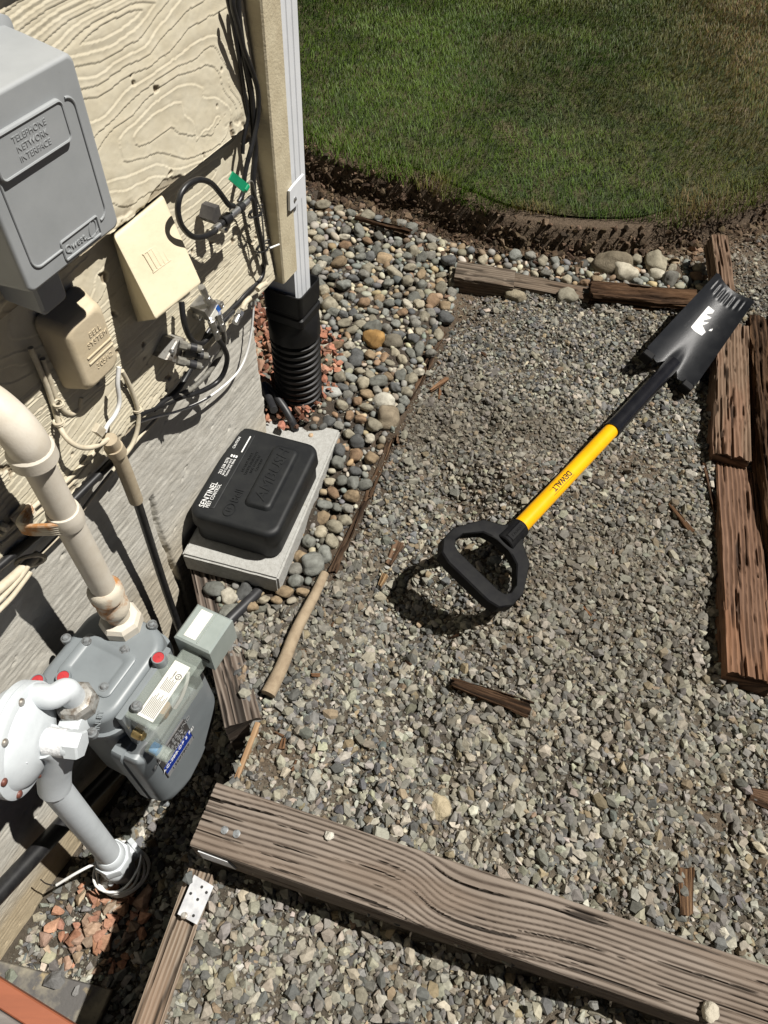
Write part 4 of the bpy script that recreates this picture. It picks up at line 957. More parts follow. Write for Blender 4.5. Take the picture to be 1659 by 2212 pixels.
build(mb, 'nail_hole', M_ink, br); q = G(398, 1978, -.0208); build(one(lathe, frame(q, wv, -nv, zv), [(.005, 0), (.0048, .0012), (.002, .002)], 14), 'nail_head', M_nut, br)
for (u, v) in ((335, 2190), (315, 2205)):
    pass
# board under the block
a, b = G(452, 1250, -.002), G(524, 1560, -.002)
a = a - nrm(b - a) * .14
F_, L_ = plank_frame(a - zv * .06, b - zv * .06, 0)
o = plank('board', F_, L_, .062, .12, M_wood, GREYW, amp=.0016, grain=110, seed=31, res=.005, wres=.002, rag=.0015); tag(o, 'grey weathered board leaning out from under the concrete block beside the meter', 'board', 'garden edging timbers')
# plywood edge
a, b = G(504, 1700, -.004), G(557, 1560, -.004)
F_, L_ = plank_frame(a - zv * .11, b - zv * .11, 0)
o = plank('board', F_, L_, .010, .22, M_wood, ((.50, .38, .23), (.36, .24, .13), (.30, .17, .09)), amp=.0006, grain=60, seed=37); tag(o, 'thin pale plywood edge holding back the dirt above the pit', 'board', 'garden edging timbers')
# right timber and rotten one beyond it
def gz1(p): return float(ground_z(np.array([p[0]]), np.array([p[1]]))[0][0])
a, b = (G(1572, 1462, .062) + G(1680, 1475, .062)) / 2, (G(1549, 1010, .016) + G(1632, 1010, .016)) / 2
F_, L_ = plank_frame(a - zv * .042, b - zv * .042, 0)
o = plank('timber', F_, L_, .084, .085, M_wood, BROWN, amp=.0024, rag=.004, grain=120, seed=41, res=.005, wres=.002); tag(o, 'red-brown split timber end lying at the right edge of the gravel', 'timber', 'garden edging timbers')
a, b = (G(1551, 985, .045) + G(1616, 985, .045)) / 2, (G(1556, 700, .058) + G(1606, 690, .058)) / 2
F_, L_ = plank_frame(a - zv * .042, b - zv * .042, 0)
o = plank('timber', F_, L_, .08, .085, M_wood, ((.25, .175, .12), (.13, .08, .05), (.22, .12, .075)), amp=.0024, rag=.005, grain=120, seed=43, res=.006, wres=.0025); tag(o, 'brown timber under the spade blade, partly buried in gravel', 'timber', 'garden edging timbers')
a, b = G(1722, 1330, .045), G(1655, 690, .05)
F_, L_ = plank_frame(a - zv * .03, b - zv * .03, 0)
o = plank('timber', F_, L_, .085, .075, M_rot, ROT, amp=.003, grain=90, seed=47, res=.006, wres=.0025, rag=.008); tag(o, 'rotten crumbling dark timber along the right edge of the picture', 'timber', 'garden edging timbers')
# stake
a, b = G(1556, 640, .01), G(1541, 520, .16)
a = G(1560, 650, .02); b = G(1553, 560, .04)
F_, L_ = plank_frame(G(1562, 640, .05), G(1546, 522, .09), 0)
o = plank('stake', F_, L_, .045, .05, M_wood, ((.30, .21, .14), (.09, .055, .035), (.16, .10, .065)), amp=.003, grain=110, seed=51, res=.006, wres=.003, rag=.004); tag(o, 'weathered split timber stub behind the spade tip at the soil bank', 'stake')
# old timbers along the top
a, b = G(985, 577, .030), G(1112, 600, .026)
F_, L_ = plank_frame(a - zv * .034, b - zv * .032, 0)
o = plank('timber', F_, L_, .078, .06, M_wood, GREYR, amp=.0022, grain=120, seed=61, res=.006, wres=.003, rag=.002); tag(o, 'short grey timber end sticking out of the stones below the lawn bank', 'timber', 'garden edging timbers')
a, b = G(1100, 608, .0), G(1275, 640, .002)
F_, L_ = plank_frame(a - zv * .015, b - zv * .015, 0)
o = plank('timber', F_, L_, .062, .05, M_wood, ((.22, .175, .13), (.09, .065, .045), (.13, .085, .055)), amp=.002, grain=120, seed=63, res=.006, wres=.003, rag=.004); tag(o, 'sunken grey timber half covered in gravel between the two broken pieces', 'timber', 'garden edging timbers')
a, b = G(1272, 640, .012), G(1500, 660, .016)
F_, L_ = plank_frame(a, b, 0)
o = plank('timber', F_, L_, .070, .055, M_rot, ROT, amp=.003, grain=90, seed=67, res=.006, wres=.003, rag=.008); tag(o, 'broken dark brown timber lying left of the spade blade', 'timber', 'garden edging timbers')
a, b = G(1515, 575, .02), G(1530, 620, .02)
# rotten edging strip along the river stones
ep = [G(u, v, 0) for u, v in edging_px]
for i, (k0_, k1_, wd) in enumerate(((1, 3, .020), (2, 4, .034), (4, 6, .022), (6, 8, .018))):
    a, b = ep[k0_].copy(), ep[k1_].copy(); a[2] = gz1(a) + .004; b[2] = gz1(b) + .004
    a[2] -= .006; b[2] -= .006; F_, L_ = plank_frame(a, b, 0)
    o = plank('edging_strip', F_, L_, wd * 1.15, .020, M_rot, ((.12, .078, .05), (.04, .025, .016), (.16, .10, .06)), amp=.002, grain=140, seed=71 + i, res=.006, wres=.0025, rag=.018, wane=.006, taper=(.6, .9))
    tag(o, ('thin dark rotten edging piece below the grey timber end', 'widest rotten edging piece beside the large tan stones', 'dark edging splinter level with the bait box', 'lowest rotten edging piece near the concrete block')[i], 'edging', 'rotten wood edging between stones and gravel')
# sticks and slivers
def stick(name, label, pts, wd, T, pal, seed, cat='stick', group=None, z=None, m=M_rot, rag=.006, taper=(.65, 1.05), lift=.003):
    a, b = [G(u, v, 0) for u, v in pts]
    a[2] = gz1(a) + lift; b[2] = gz1(b) + lift
    F_, L_ = plank_frame(a, b, 0)
    o = plank(name, F_, L_, wd, T, m, pal, amp=.0012, grain=220, seed=seed, res=.005, wres=.0025, rag=rag, taper=taper, wane=.002)
    return tag(o, label, cat, group)
TANS = ((.34, .26, .17), (.24, .175, .11), (.28, .20, .125))
a, b = G(580, 1503, 0), G(702, 1242, 0); a[2] = gz1(a) + .018; b[2] = gz1(b) + .012
mb = MB(); tube(mb, [a, lerp(a, b, .2) + np.array([.002, 0, .003]), lerp(a, b, .5) + np.array([-.002, 0, .004]), lerp(a, b, .8), b], [.0135, .0085], 14, 10)
o = build(mb, 'stick', mat('dusty_tan_bark', (.33, .26, .175), (.25, .19, .125), 60, .4, .65, rough=.95, bumps=[(160, .6, .002)]), None, at=a); tag(o, 'long dusty tan stick lying on the gravel beside the concrete block', 'stick')
stick('wood_fragment', 'dark rotten wood chunk lying in the middle of the gravel', ((978, 1474), (1138, 1544)), .030, .022, ROT, 83, 'wood piece', rag=.010)
stick('wood_fragment', 'short upright brown wood piece near the front timber at right', ((1470, 1876), (1474, 1976)), .024, .018, ((.24, .15, .085), (.07, .04, .025), (.33, .19, .10)), 85, 'wood piece', taper=(1.1, .8))
stick('wood_fragment', 'dark stick lying on the river stones below the lawn bank', ((768, 484), (886, 516)), .016, .014, ROT, 87, 'stick', lift=.03)
stick('wood_fragment', 'thin dark splinter beside the right timber', ((1516, 1010), (1553, 1152)), .011, .009, ROT, 89, 'splinter')
stick('wood_fragment', 'pale brown splinter pointing out of the gravel right of the edging', ((925, 862), (962, 834)), .012, .010, ((.28, .17, .10), (.14, .08, .05), (.3, .18, .1)), 91, 'splinter', lift=.012)
stick('wood_fragment', 'brown wood scrap half buried between the block and the spade handle', ((838, 1212), (862, 1168)), .022, .014, ((.19, .12, .08), (.08, .05, .03), (.22, .14, .09)), 93, 'wood piece')
stick('wood_fragment', 'pale cut wood chip right of the tan stick', ((822, 1250), (834, 1230)), .014, .012, ((.52, .38, .22), (.33, .2, .1), (.5, .3, .15)), 95, 'wood chip', lift=.012)
stick('wood_fragment', 'orange splinter lying below the spade grip', ((1252, 1314), (1286, 1346)), .007, .006, ((.36, .19, .09), (.2, .1, .05), (.4, .2, .1)), 97, 'splinter')
stick('wood_fragment', 'dark wood bit beside the right timber near the thin splinter', ((1440, 1100), (1490, 1160)), .014, .010, ROT, 99, 'splinter')
stick('wood_fragment', 'brown bark piece at the right edge among brown soil', ((1610, 1720), (1670, 1740)), .035, .025, ((.20, .125, .08), (.09, .055, .035), (.22, .13, .08)), 101, 'wood piece')
CH = ((.20, .115, .065), (.075, .042, .025), (.27, .15, .08))
chips = [(700, 1300), (650, 1400), (668, 1452), (760, 1380), (880, 1410), (612, 1592), (640, 1640), (590, 1575), (980, 1360), (1150, 1380), (1650, 2000), (1320, 1190), (1160, 1290), (905, 1160), (1040, 770), (950, 845), (1120, 770), (1420, 1080), (720, 1340), (1095, 1690), (1175, 1000), (1560, 1340), (705, 1385)]
for i, (u, v) in enumerate(chips):
    if i == 10: continue
    ang = rng.uniform(0, math.pi); ln = rng.uniform(10, 26)
    stick('wood_chip', 'small dark brown wood chip scattered on the crushed gravel', ((u, v), (u + ln * math.cos(ang), v + ln * math.sin(ang))), rng.uniform(.006, .013), .007, CH, 120 + i, 'wood chip', 'wood chips scattered on the gravel')

# ------------------------------------------------------------------ concrete block and bait station
bA, bB, bC = G(405, 1215, .05), G(600, 1252, .05), G(730, 942, .05)
ey = nrm(bC - bB); ey[2] = 0; ex_ = nrm(np.cross(ey, zv)); wB_ = .192; lB_ = .395
Fbk = frame(bB - ex_ * wB_ / 2 + ey * lB_ / 2, ex_, ey, zv)
bk_ = MB()
bm = bmesh.new(); bmesh.ops.create_cube(bm, size=1)
for v in bm.verts: v.co = (v.co.x * wB_, v.co.y * lB_, v.co.z * .052 - .026 + .05)
bmesh.ops.bevel(bm, geom=list(bm.edges), offset=.004, segments=2, affect='EDGES')
bmesh.ops.subdivide_edges(bm, edges=[e for e in bm.edges if e.calc_length() > .03], cuts=14, use_grid_fill=True)
cosv = np.array([v.co[:] for v in bm.verts]); dn = (fbm(cosv[:, 0] * 70, cosv[:, 1] * 70, cosv[:, 2] * 70, 5, 3) - .5) * .0022
for v, d in zip(bm.verts, dn): v.co = v.co + v.co.normalized() * float(d)
bm.verts.index_update(); bk_.add([v.co[:] for v in bm.verts], [[v.index for v in f.verts] for f in bm.faces], frame(np.array(Fbk.translation) * np.array([1, 1, 0]), ex_, ey, zv)); bm.free()
o = build(bk_, 'concrete_block', M_block, None, at=Fbk, ang=30); tag(o, 'flat grey concrete block carrying the black bait box by the foundation', 'concrete block')
# bait station
zl = .125
n0, n1, f1_, f0 = G(402, 1108, zl), G(598, 1172, zl), G(690, 968, zl), G(518, 922, zl)
ay = nrm((f1_ - n1) + (f0 - n0)); ay[2] = 0; ay = nrm(ay); ax = nrm(np.cross(ay, zv)); cen_ = (n0 + n1 + f1_ + f0) / 4; cen_[2] = .05
Wb, Lb = .178, .238
FBS = frame(cen_, ax, ay, zv)
bs = thing('bait_station', 'black plastic rodent bait station sitting on the concrete block', 'bait station', FBS)
mb = MB(); p_ = rrect(Wb - .010, Lb - .010, .022, 6); loft(mb, FBS, [(scale_poly(p_, .006), .001), (p_, .006), (p_, .052)]); build(mb, 'base_tray', M_bait, bs)
mb = MB(); p_ = rrect(Wb, Lb, .026, 8)
loft(mb, FBS, [(scale_poly(p_, .002), .046), (p_, .049), (scale_poly(p_, .0015), .073)] + [(scale_poly(p_, .0015 + .010 * (1 - math.cos(a))), .0735 + .0095 * math.sin(a)) for a in np.linspace(.2, math.pi / 2, 6)]); lid = build(mb, 'lid', M_bait, bs, ang=50)
# side print band (raised) and hump
mb = MB(); p_ = rrect(.034, .196, .006, 4, -.060, .004); loft(mb, FBS, [(p_, .080), (p_, .0838), (scale_poly(p_, .002), .0850)]); build(mb, 'print_band', M_bait, lid)
mb = MB(); p_ = rrect(.056, .158, .012, 5, .030, .010)
loft(mb, FBS, [(p_, .0815), (scale_poly(p_, .003), .088), (scale_poly(p_, .006), .0905), (scale_poly(p_, .010), .0912)]); hp = build(mb, 'raised_hump', M_bait, lid, ang=50)
FTX = lambda x, y, z: FBS @ frame((x, y, z), (0, 1, 0), (-1, 0, 0), (0, 0, 1))
text('AMBUSH', FTX(.030, .012, .0914), .030, M_bait, hp, .0012, sx=1.12, shear=.2); text('Bell', FTX(-.015, -.052, .0836), .022, M_bait, lid, .0011)
mb = MB(); tube(mb, [np.array(FBS @ Vector((-.016 + .010 * math.cos(a), -.086 + .014 * math.sin(a), .0838))) for a in np.linspace(0, 2 * math.pi, 20)], .0012, 6, smooth=False); build(mb, 'emblem_ring', M_bait, lid)
text('H', FTX(-.016, -.086, .0836), .014, M_bait, lid, .0008)
for i, t in enumerate(('DO NOT PLACE', 'TAMPER RESISTANT', 'BAIT STATION', 'CAUTION')): text(t, FTX(-.030 + .008 * i, .030, .0836), .007, M_bait, lid, .0006)
text('SENTINEL', FTX(-.0655, -.067, .0853), .0155, M_print, lid, .0002, sx=.92); text('PEST CONTROL', FTX(-.0555, -.067, .0853), .0095, M_print, lid, .0002, sx=.85)
text('253 538 2576', FTX(-.0675, .006, .0853), .0085, M_print, lid, .0002, sx=.9); text('8418 Canyon Rd E', FTX(-.0605, .005, .0853), .0062, M_print, lid, .0002, sx=.9); text('Tacoma, WA 98446', FTX(-.0545, .005, .0853), .0062, M_print, lid, .0002, sx=.9)
text('CAUTION', FTX(-.069, .068, .0853), .007, M_print, lid, .0002)
mb = MB()
for i in range(3): box(mb, FTX(-.0545 - .005 * i, .034, .0851), -.003, .003, -.0016, .0016, 0, .0004)
box(mb, FTX(-.050, .070, .0851), -.022, .022, -.0012, .0012, 0, .0004); build(mb, 'print_mark', M_print, lid)
mb = MB(); box(mb, FBS, -.02, .03, Lb / 2 - .004, Lb / 2 + .006, .05, .062, .002); build(mb, 'hinge', M_bait, bs)

# ------------------------------------------------------------------ hoses by the block
cable('hose', 'dusty black hose curving from the wall corner into the stones', [P3(.885, .015, .11), *[G(u, v, z) for u, v, z in ((570, 832, .10), (592, 852, .10), (616, 884, .085), (634, 918, .06), (645, 950, .02))]], .0085, M_blackdusty, 'hose', n=14)
cable('conduit_pipe', 'short black tube poking out from under the concrete block toward the meter', [G(470, 1366, .01), G(505, 1330, .008), G(548, 1288, 0), G(580, 1255, -.01)], .0105, M_blackdusty, 'tube', n=14)

# ------------------------------------------------------------------ spade
def on(u, v, z): return G(u, v, z)
zA, zB_ = .082, .060
pN, pY = G(1112, 1150, zA), G(1325, 925, zB_)
ax_ = nrm(pY - pN); phi = math.radians(16)
cr = nrm(np.cross(zv, ax_)); un = np.cross(ax_, cr)
cc_ = math.cos(phi) * cr + math.sin(phi) * un; uu_ = np.cross(ax_, cc_)
FS = frame(pN, ax_, cc_, uu_)           # X along the shaft to the blade, Y to the left, Z up
Lsh = float(np.linalg.norm(pY - pN))
sd = thing('spade', 'long spade with yellow shaft, black D grip and narrow black blade on the gravel', 'spade', FS)
def fs(x, y, z): return np.array(FS @ Vector((x, y, z)))
mb = MB(); cyl(mb, fs(.012, 0, 0), fs(Lsh, 0, 0), .0165, n=32); shf = build(mb, 'shaft', M_yellow, sd)
# lettering wrapped flat on the shaft
xt = .135
text('DEWALT', FS @ frame((xt, .002, .0166), (-1, 0, 0), (0, -1, 0), (0, 0, 1)) if False else FS @ frame((xt + .02, .0075, .0152), (.0, -1, 0), (1, 0, 0), (0, 0, 1)), .004, M_ink, shf, .0001) if False else None
tx = text('DEWALT', FS @ frame((xt + .010, 0, .0), (1, 0, 0), (0, 1, 0), (0, 0, 1)), .0165, M_ink, shf, .0003, name='lettering', sx=1.0)
bpy.context.view_layer.update()
dg = bpy.context.evaluated_depsgraph_get(); tx.data.offset = .0004; bpy.context.view_layer.update(); dg = bpy.context.evaluated_depsgraph_get(); me = bpy.data.meshes.new_from_object(tx.evaluated_get(dg)); bpy.data.objects.remove(tx)
# wrap: letters run along the shaft, bent round it
bm = bmesh.new(); bm.from_mesh(me)
bmesh.ops.triangulate(bm, faces=bm.faces[:]); bmesh.ops.subdivide_edges(bm, edges=[e for e in bm.edges if e.calc_length() > .004], cuts=2)
for v in bm.verts:
    y = -v.co.y; a = (y + .0035) / .0168; r = .0168 + (v.co.z * 0); x = -v.co.x
    v.co = (x, r * math.sin(a), r * math.cos(a))
bm.to_mesh(me); bm.free()
lo_ = link('lettering', me, shf); lo_.matrix_local = Matrix.Translation((xt + .03, 0, 0))
for a0_ in (-.62, .19):
    mb = MB(); V = []
    for i in range(2):
        for a in (a0_, a0_ + .05): V.append(fs(xt - .012 + .078 * i, .0168 * math.sin(a + .2), .0168 * math.cos(a + .2)))
    mb.add(V, [(0, 1, 3, 2)]); build(mb, 'logo_bar', M_ink, shf)
# D grip
GL, GW = .148, .142
outer = [(-.004, .021), (-.014, .027), (-.036, .060), (-.098, .088), (-.134, .087), (-.158, .070), (-.164, .048), (-.164, -.048), (-.158, -.070), (-.134, -.087), (-.098, -.088), (-.036, -.060), (-.014, -.027), (-.004, -.021)]
def dense(p, k=4, closed=False):
    out = []
    for i in range(len(p) - (0 if closed else 1)):
        a, b = np.array(p[i], float), np.array(p[(i + 1) % len(p)], float)
        for j in range(k): out.append(a + (b - a) * j / k)
    if not closed: out.append(np.array(p[-1], float))
    return out
# ring with a hole: outer and inner loops of equal count, rounded section
inner_ = [(-.050, .014), (-.052, .022), (-.060, .042), (-.093, .066), (-.114, .068), (-.125, .062), (-.129, .050), (-.129, -.050), (-.125, -.062), (-.114, -.068), (-.093, -.066), (-.060, -.042), (-.052, -.022), (-.050, -.014)]
OU = np.array(dense(outer, 4, True)); IN = np.array(dense(inner_, 4, True)); nq = len(OU); V = []; Q = []
sect = []
for i in range(nq):
    o_, i_ = OU[i], IN[i]; m_ = (o_ + i_) / 2; d_ = (o_ - i_) / 2
    bar = 1 + .25 * np.clip((-o_[0] - .11) / .03, 0, 1)
    for k in range(12):
        a = 2 * math.pi * k / 12; ca, sa = math.cos(a), math.sin(a); e = .36
        V.append(fs(*(m_ + d_ * math.copysign(abs(ca) ** e, ca)), .0128 * bar * math.copysign(abs(sa) ** e, sa)))
for i in range(nq):
    for k in range(12):
        a, b = i * 12 + k, i * 12 + (k + 1) % 12; c, d = ((i + 1) % nq) * 12 + (k + 1) % 12, ((i + 1) % nq) * 12 + k
        Q.append((a, b, c, d))
mb = MB(); mb.add(V, Q)
cyl(mb, fs(-.042, 0, 0), fs(.018, 0, 0), .0225, .0205, n=24, b=.002)
gr = build(mb, 'grip', M_grip, sd, ang=32)
bm = bmesh.new(); bm.from_mesh(gr.data); bmesh.ops.recalc_face_normals(bm, faces=bm.faces); bm.to_mesh(gr.data); bm.free()
mb = MB(); box(mb, FS, -.035, .012, -.009, .009, .016, .0235, .002); gb = build(mb, 'grip_badge', M_grip, gr)
text('DEWALT', FS @ frame((-.0115, 0, .0236), (-1, 0, 0), (0, -1, 0), (0, 0, 1)), .0085, M_grip, gb, .0007)
# socket and blade
ZS, ZTI = .052, .118
pTip = (G(1545, 597, ZTI) + G(1627, 649, ZTI)) / 2; pSh = (G(1392, 762, ZS) + G(1498, 834, ZS)) / 2
mb = MB(); cyl(mb, fs(Lsh - .012, 0, 0), fs(Lsh + .012, 0, 0), .0198, n=28, b=.001)
soc_end = pSh + nrm(pTip - pSh) * .02
tube(mb, [fs(Lsh, 0, 0), lerp(fs(Lsh, 0, 0), soc_end, .5), soc_end], [.0188, .0178], 24, 8); build(mb, 'socket', M_socket, sd)
mb = MB()
for i in range(9): box(mb, FS, Lsh + .045 + .0085 * i, Lsh + .0485 + .0085 * i, -.008, .006, .0165, .0198 - .0001 * i, .0008)
build(mb, 'socket_rib', M_socket, sd)
RO = .016
bl_l = (G(1392, 762, ZS + RO) + G(1545, 597, ZTI + RO)) / 2; bl_r = (G(1498, 834, ZS - RO) + G(1627, 649, ZTI - RO)) / 2
bxv = nrm(pTip - pSh); byv = bl_l - bl_r; byv = nrm(byv - bxv * byv.dot(bxv)); bzv = np.cross(bxv, byv); Lbl = float(np.linalg.norm(pTip - pSh))
FBl = frame(pSh - bzv * .004, bxv, byv, bzv)
bw0, bw1 = float(np.linalg.norm(G(1392, 762, ZS) - G(1498, 834, ZS))), float(np.linalg.norm(G(1545, 597, ZTI) - G(1627, 649, ZTI)))
nu_, nv2 = 90, 60
V = []; Vb = []
for j in range(nv2 + 1):
    t = j / nv2 * 2 - 1
    back = .012 + .035 * max(0, 1 - abs(t) / .55) if abs(t) < .55 else .0
    for i in range(nu_ + 1):
        k = i / nu_; x0_ = 0 if abs(t) > .42 else .030 * (1 - (abs(t) / .42) ** 2)
        tipx = Lbl - .010 * max(0, (abs(t) - .78) / .22) ** 2 + .004 * (1 - t * t)
        x = x0_ * (1 - k) + tipx * k; wdt = (bw0 * (1 - k) + bw1 * k) / 2
        z = .026 * t * t - .008
        cl = math.exp(-(t / .16) ** 2) * math.exp(-(x / .055) ** 2); z += .020 * cl        # frog where the socket runs in
        rib = np.clip((x - (Lbl - .055)) / .012, 0, 1) * np.clip((Lbl - .006 - x) / .012, 0, 1) * (1 if abs(t) < .8 else 0)
        z += .0016 * rib * math.cos(t * 9 * math.pi)
        z -= .0012 * (np.clip(1 - abs(abs(t + -.30) - .012) / .012, 0, 1)) * (1 if .07 < x < .24 else 0)
        V.append((x, t * wdt, z))
nn = (nu_ + 1)
Q = []
for j in range(nv2):
    for i in range(nu_): Q.append((j * nn + i, j * nn + i + 1, (j + 1) * nn + i + 1, (j + 1) * nn + i))
off_ = len(V); Vall = V + [(x, y, z - .0022) for x, y, z in V]; Qall = Q + [tuple(off_ + q for q in reversed(f)) for f in Q]
for i in range(nu_): Qall += [(i + 1, i, off_ + i, off_ + i + 1), (nv2 * nn + i, nv2 * nn + i + 1, off_ + nv2 * nn + i + 1, off_ + nv2 * nn + i)]
for j in range(nv2): Qall += [(j * nn, (j + 1) * nn, off_ + (j + 1) * nn, off_ + j * nn), ((j + 1) * nn + nu_, j * nn + nu_, off_ + j * nn + nu_, off_ + (j + 1) * nn + nu_)]
mb = MB(); mb.add(Vall, Qall, FBl); bl = build(mb, 'blade', M_blade, sd, ang=50)
for sgn in (1, -1):       # folded foot steps
    mb = MB(); y0_, y1_ = (.62, 1.0) if sgn > 0 else (-1.0, -.62)
    F5 = FBl
    V = [(0, y0_ * bw0 / 2, .012), (0, y1_ * bw0 / 2, .012), (-.006, y1_ * bw0 / 2, -.018), (-.006, y0_ * bw0 / 2, -.018)]
    V2 = [(x - .002, y, z) for x, y, z in V]
    box(mb, FBl, -.016, .002, min(y0_, y1_) * bw0 / 2, max(y0_, y1_) * bw0 / 2, -.016, .0125 + .001, .002); build(mb, 'foot_step', M_grip, bl)
# ragged white patch and a small island laid on the blade
def on_blade(u, v):
    n_ = np.array(FBl.to_3x3() @ Vector((0, 0, 1))); o_ = np.array(FBl.translation); r_ = ray(u, v); p = CP + r_ * ((o_ - CP).dot(n_) / r_.dot(n_))
    q = FBl.inverted() @ Vector(p); return q.x, q.y
for pl_px in ([(840, 700), (930, 590), (1030, 470), (1062, 492), (1100, 518), (1078, 548), (1022, 552), (1012, 566), (1068, 592), (1050, 606), (985, 622), (978, 640), (1040, 646), (1012, 662), (968, 676), (985, 712), (1002, 752), (960, 790), (930, 770), (880, 738)], [(1030, 738), (1052, 722), (1084, 718), (1104, 714), (1090, 734), (1056, 746)]):
    bm = bmesh.new(); vs_ = []
    for (u, v) in pl_px:
        x, y = on_blade(1327 + .2 * u, 564 + .2 * v); vs_.append(bm.verts.new((x, y, 0)))
    f_ = bm.faces.new(vs_); bmesh.ops.triangulate(bm, faces=[f_]); bmesh.ops.subdivide_edges(bm, edges=[e for e in bm.edges if e.calc_length() > .008], cuts=3)
    bm.verts.index_update(); V = [(v.co.x, v.co.y, .026 * (v.co.y / (bw0 / 2)) ** 2 - .008 + .0007) for v in bm.verts]; fs_ = [[v.index for v in f.verts] for f in bm.faces]; bm.free()
    mb = MB(); mb.add(V, fs_, FBl); build(mb, 'white_patch', M_print, bl)
text('DEWALT', FBl @ frame((.175, bw0 * .27, -.0005), (1, 0, .0), (0, .95, .3), (0, -.3, .95)), .022, M_blade, bl, .0012)

# ------------------------------------------------------------------ pit details, lower left
sl_ = MB()
q = [G(u, v, -.372) for u, v in ((-120, 2045), (0, 2074), (243, 2138), (205, 2225), (150, 2340), (-200, 2340))]
loft(sl_, Matrix.Identity(4), [([(p[0], p[1]) for p in q][::-1], -.50), ([(p[0], p[1]) for p in q][::-1], -.374), (scale_poly([(p[0], p[1]) for p in q][::-1], .003), -.371)])
o = build(sl_, 'concrete_slab', mat('dirty_concrete_slab', (.30, .27, .20), (.10, .095, .09), 9, .42, .58, rough=.92, bumps=[(120, .6, .003)], layers=[((.40, .31, .16), 16, .62, .75), ((.05, .05, .05), 50, .66, .75)]), None, at=q[1]); tag(o, 'dirty concrete slab edge at the foot of the foundation', 'concrete slab')
zr = -.22
a, b = G(-60, 2146, zr), G(150, 2280, zr); d_ = nrm(b - a); y_ = np.cross(zv, d_)
mb = MB(); box(mb, frame(a, d_, y_, zv), -.3, .5, -.14, 0, -.035, .0, .002); o = build(mb, 'deck_board', mat('grey_deck', (.20, .18, .165), (.13, .115, .105), 60, .4, .7, rough=.8, stretch=(.1, 1, 1), bumps=[(160, .4, .001)]), None, at=a); tag(o, 'deck board with a red-stained edge in the bottom corner by the slab', 'deck board')
mb = MB(); box(mb, frame(a, d_, y_, zv), -.3, .5, .0015, .034, -.03, -.004, .002); build(mb, 'stained_edge', M_redw, o)
# shoe tip
c = G(876, 2290, .02); mb = MB(); bm = bmesh.new(); bmesh.ops.create_uvsphere(bm, u_segments=24, v_segments=14, radius=1)
for v in bm.verts:
    v.co = (v.co.x * .048, v.co.y * .10, max(v.co.z, -.35) * .045)
bm.verts.index_update(); mb.add([np.array(v.co) + c - np.array([0, .06, 0]) for v in bm.verts], [[v.index for v in f.verts] for f in bm.faces]); bm.free()
mb2 = MB(); p_ = rrect(.097, .203, .048, 8); loft(mb2, frame(c - np.array([0, .06, .035]), (1, 0, 0), (0, 1, 0), (0, 0, 1)), [(p_, 0), (p_, .018)])
sh = build(mb, 'shoe', M_shoe, None, at=c); tag(sh, 'brown leather shoe tip at the bottom edge on the gravel', 'shoe'); build(mb2, 'shoe_sole', M_ink, sh)
# blue tape and white stick at the right timber
o = cable('plastic_straw', 'thin white stick poking out under the right timber end', [G(1612, 1462, .012), G(1636, 1480, .008), G(1652, 1492, .004)], .003, M_wire, 'stick')
mb = MB(); bm = bmesh.new(); bmesh.ops.create_icosphere(bm, subdivisions=3, radius=1)
for v in bm.verts: v.co = v.co * (1 + .3 * (vn(np.array([v.co.x * 4]), np.array([v.co.y * 4]), np.array([v.co.z * 4]), 3)[0] - .5)); v.co = (v.co.x * .016, v.co.y * .010, v.co.z * .006)
bm.verts.index_update(); c = G(1655, 1472, .012); mb.add([np.array(v.co) + c for v in bm.verts], [[v.index for v in f.verts] for f in bm.faces]); bm.free()
tag(build(mb, 'plastic_scrap', M_tape, None, at=c), 'crumpled blue plastic scrap under the right timber end', 'plastic scrap')

# ------------------------------------------------------------------ stones
def hull(npts, seed, sq=(1, .8, .6)):
    r = np.random.default_rng(seed); p = r.normal(size=(npts, 3)); p /= np.linalg.norm(p, axis=1)[:, None]; p *= r.uniform(.75, 1.1, (npts, 1))
    bm = bmesh.new(); vs = [bm.verts.new(q * np.array(sq)) for q in p]
    res = bmesh.ops.convex_hull(bm, input=vs)
    bmesh.ops.delete(bm, geom=[v for v in bm.verts if not v.link_faces], context='VERTS')
    bmesh.ops.triangulate(bm, faces=bm.faces[:]); bm.verts.index_update()
    V = np.array([v.co[:] for v in bm.verts]); Fc = np.array([[v.index for v in f.verts] for f in bm.faces]); bm.free(); return V, Fc
def pebble(sub, seed, sq=(1, .78, .6), amp=.22):
    bm = bmesh.new(); bmesh.ops.create_icosphere(bm, subdivisions=sub, radius=1); V = np.array([v.co[:] for v in bm.verts]); Fc = np.array([[v.index for v in f.verts] for f in bm.faces]); bm.free()
    k = 1 + amp * (fbm(V[:, 0] * 1.3 + seed * 3.1, V[:, 1] * 1.3, V[:, 2] * 1.3 + seed, seed, 2) - .5) * 2
    V = np.sign(V) * np.abs(V) ** .9
    return V * k[:, None] * np.array(sq), Fc
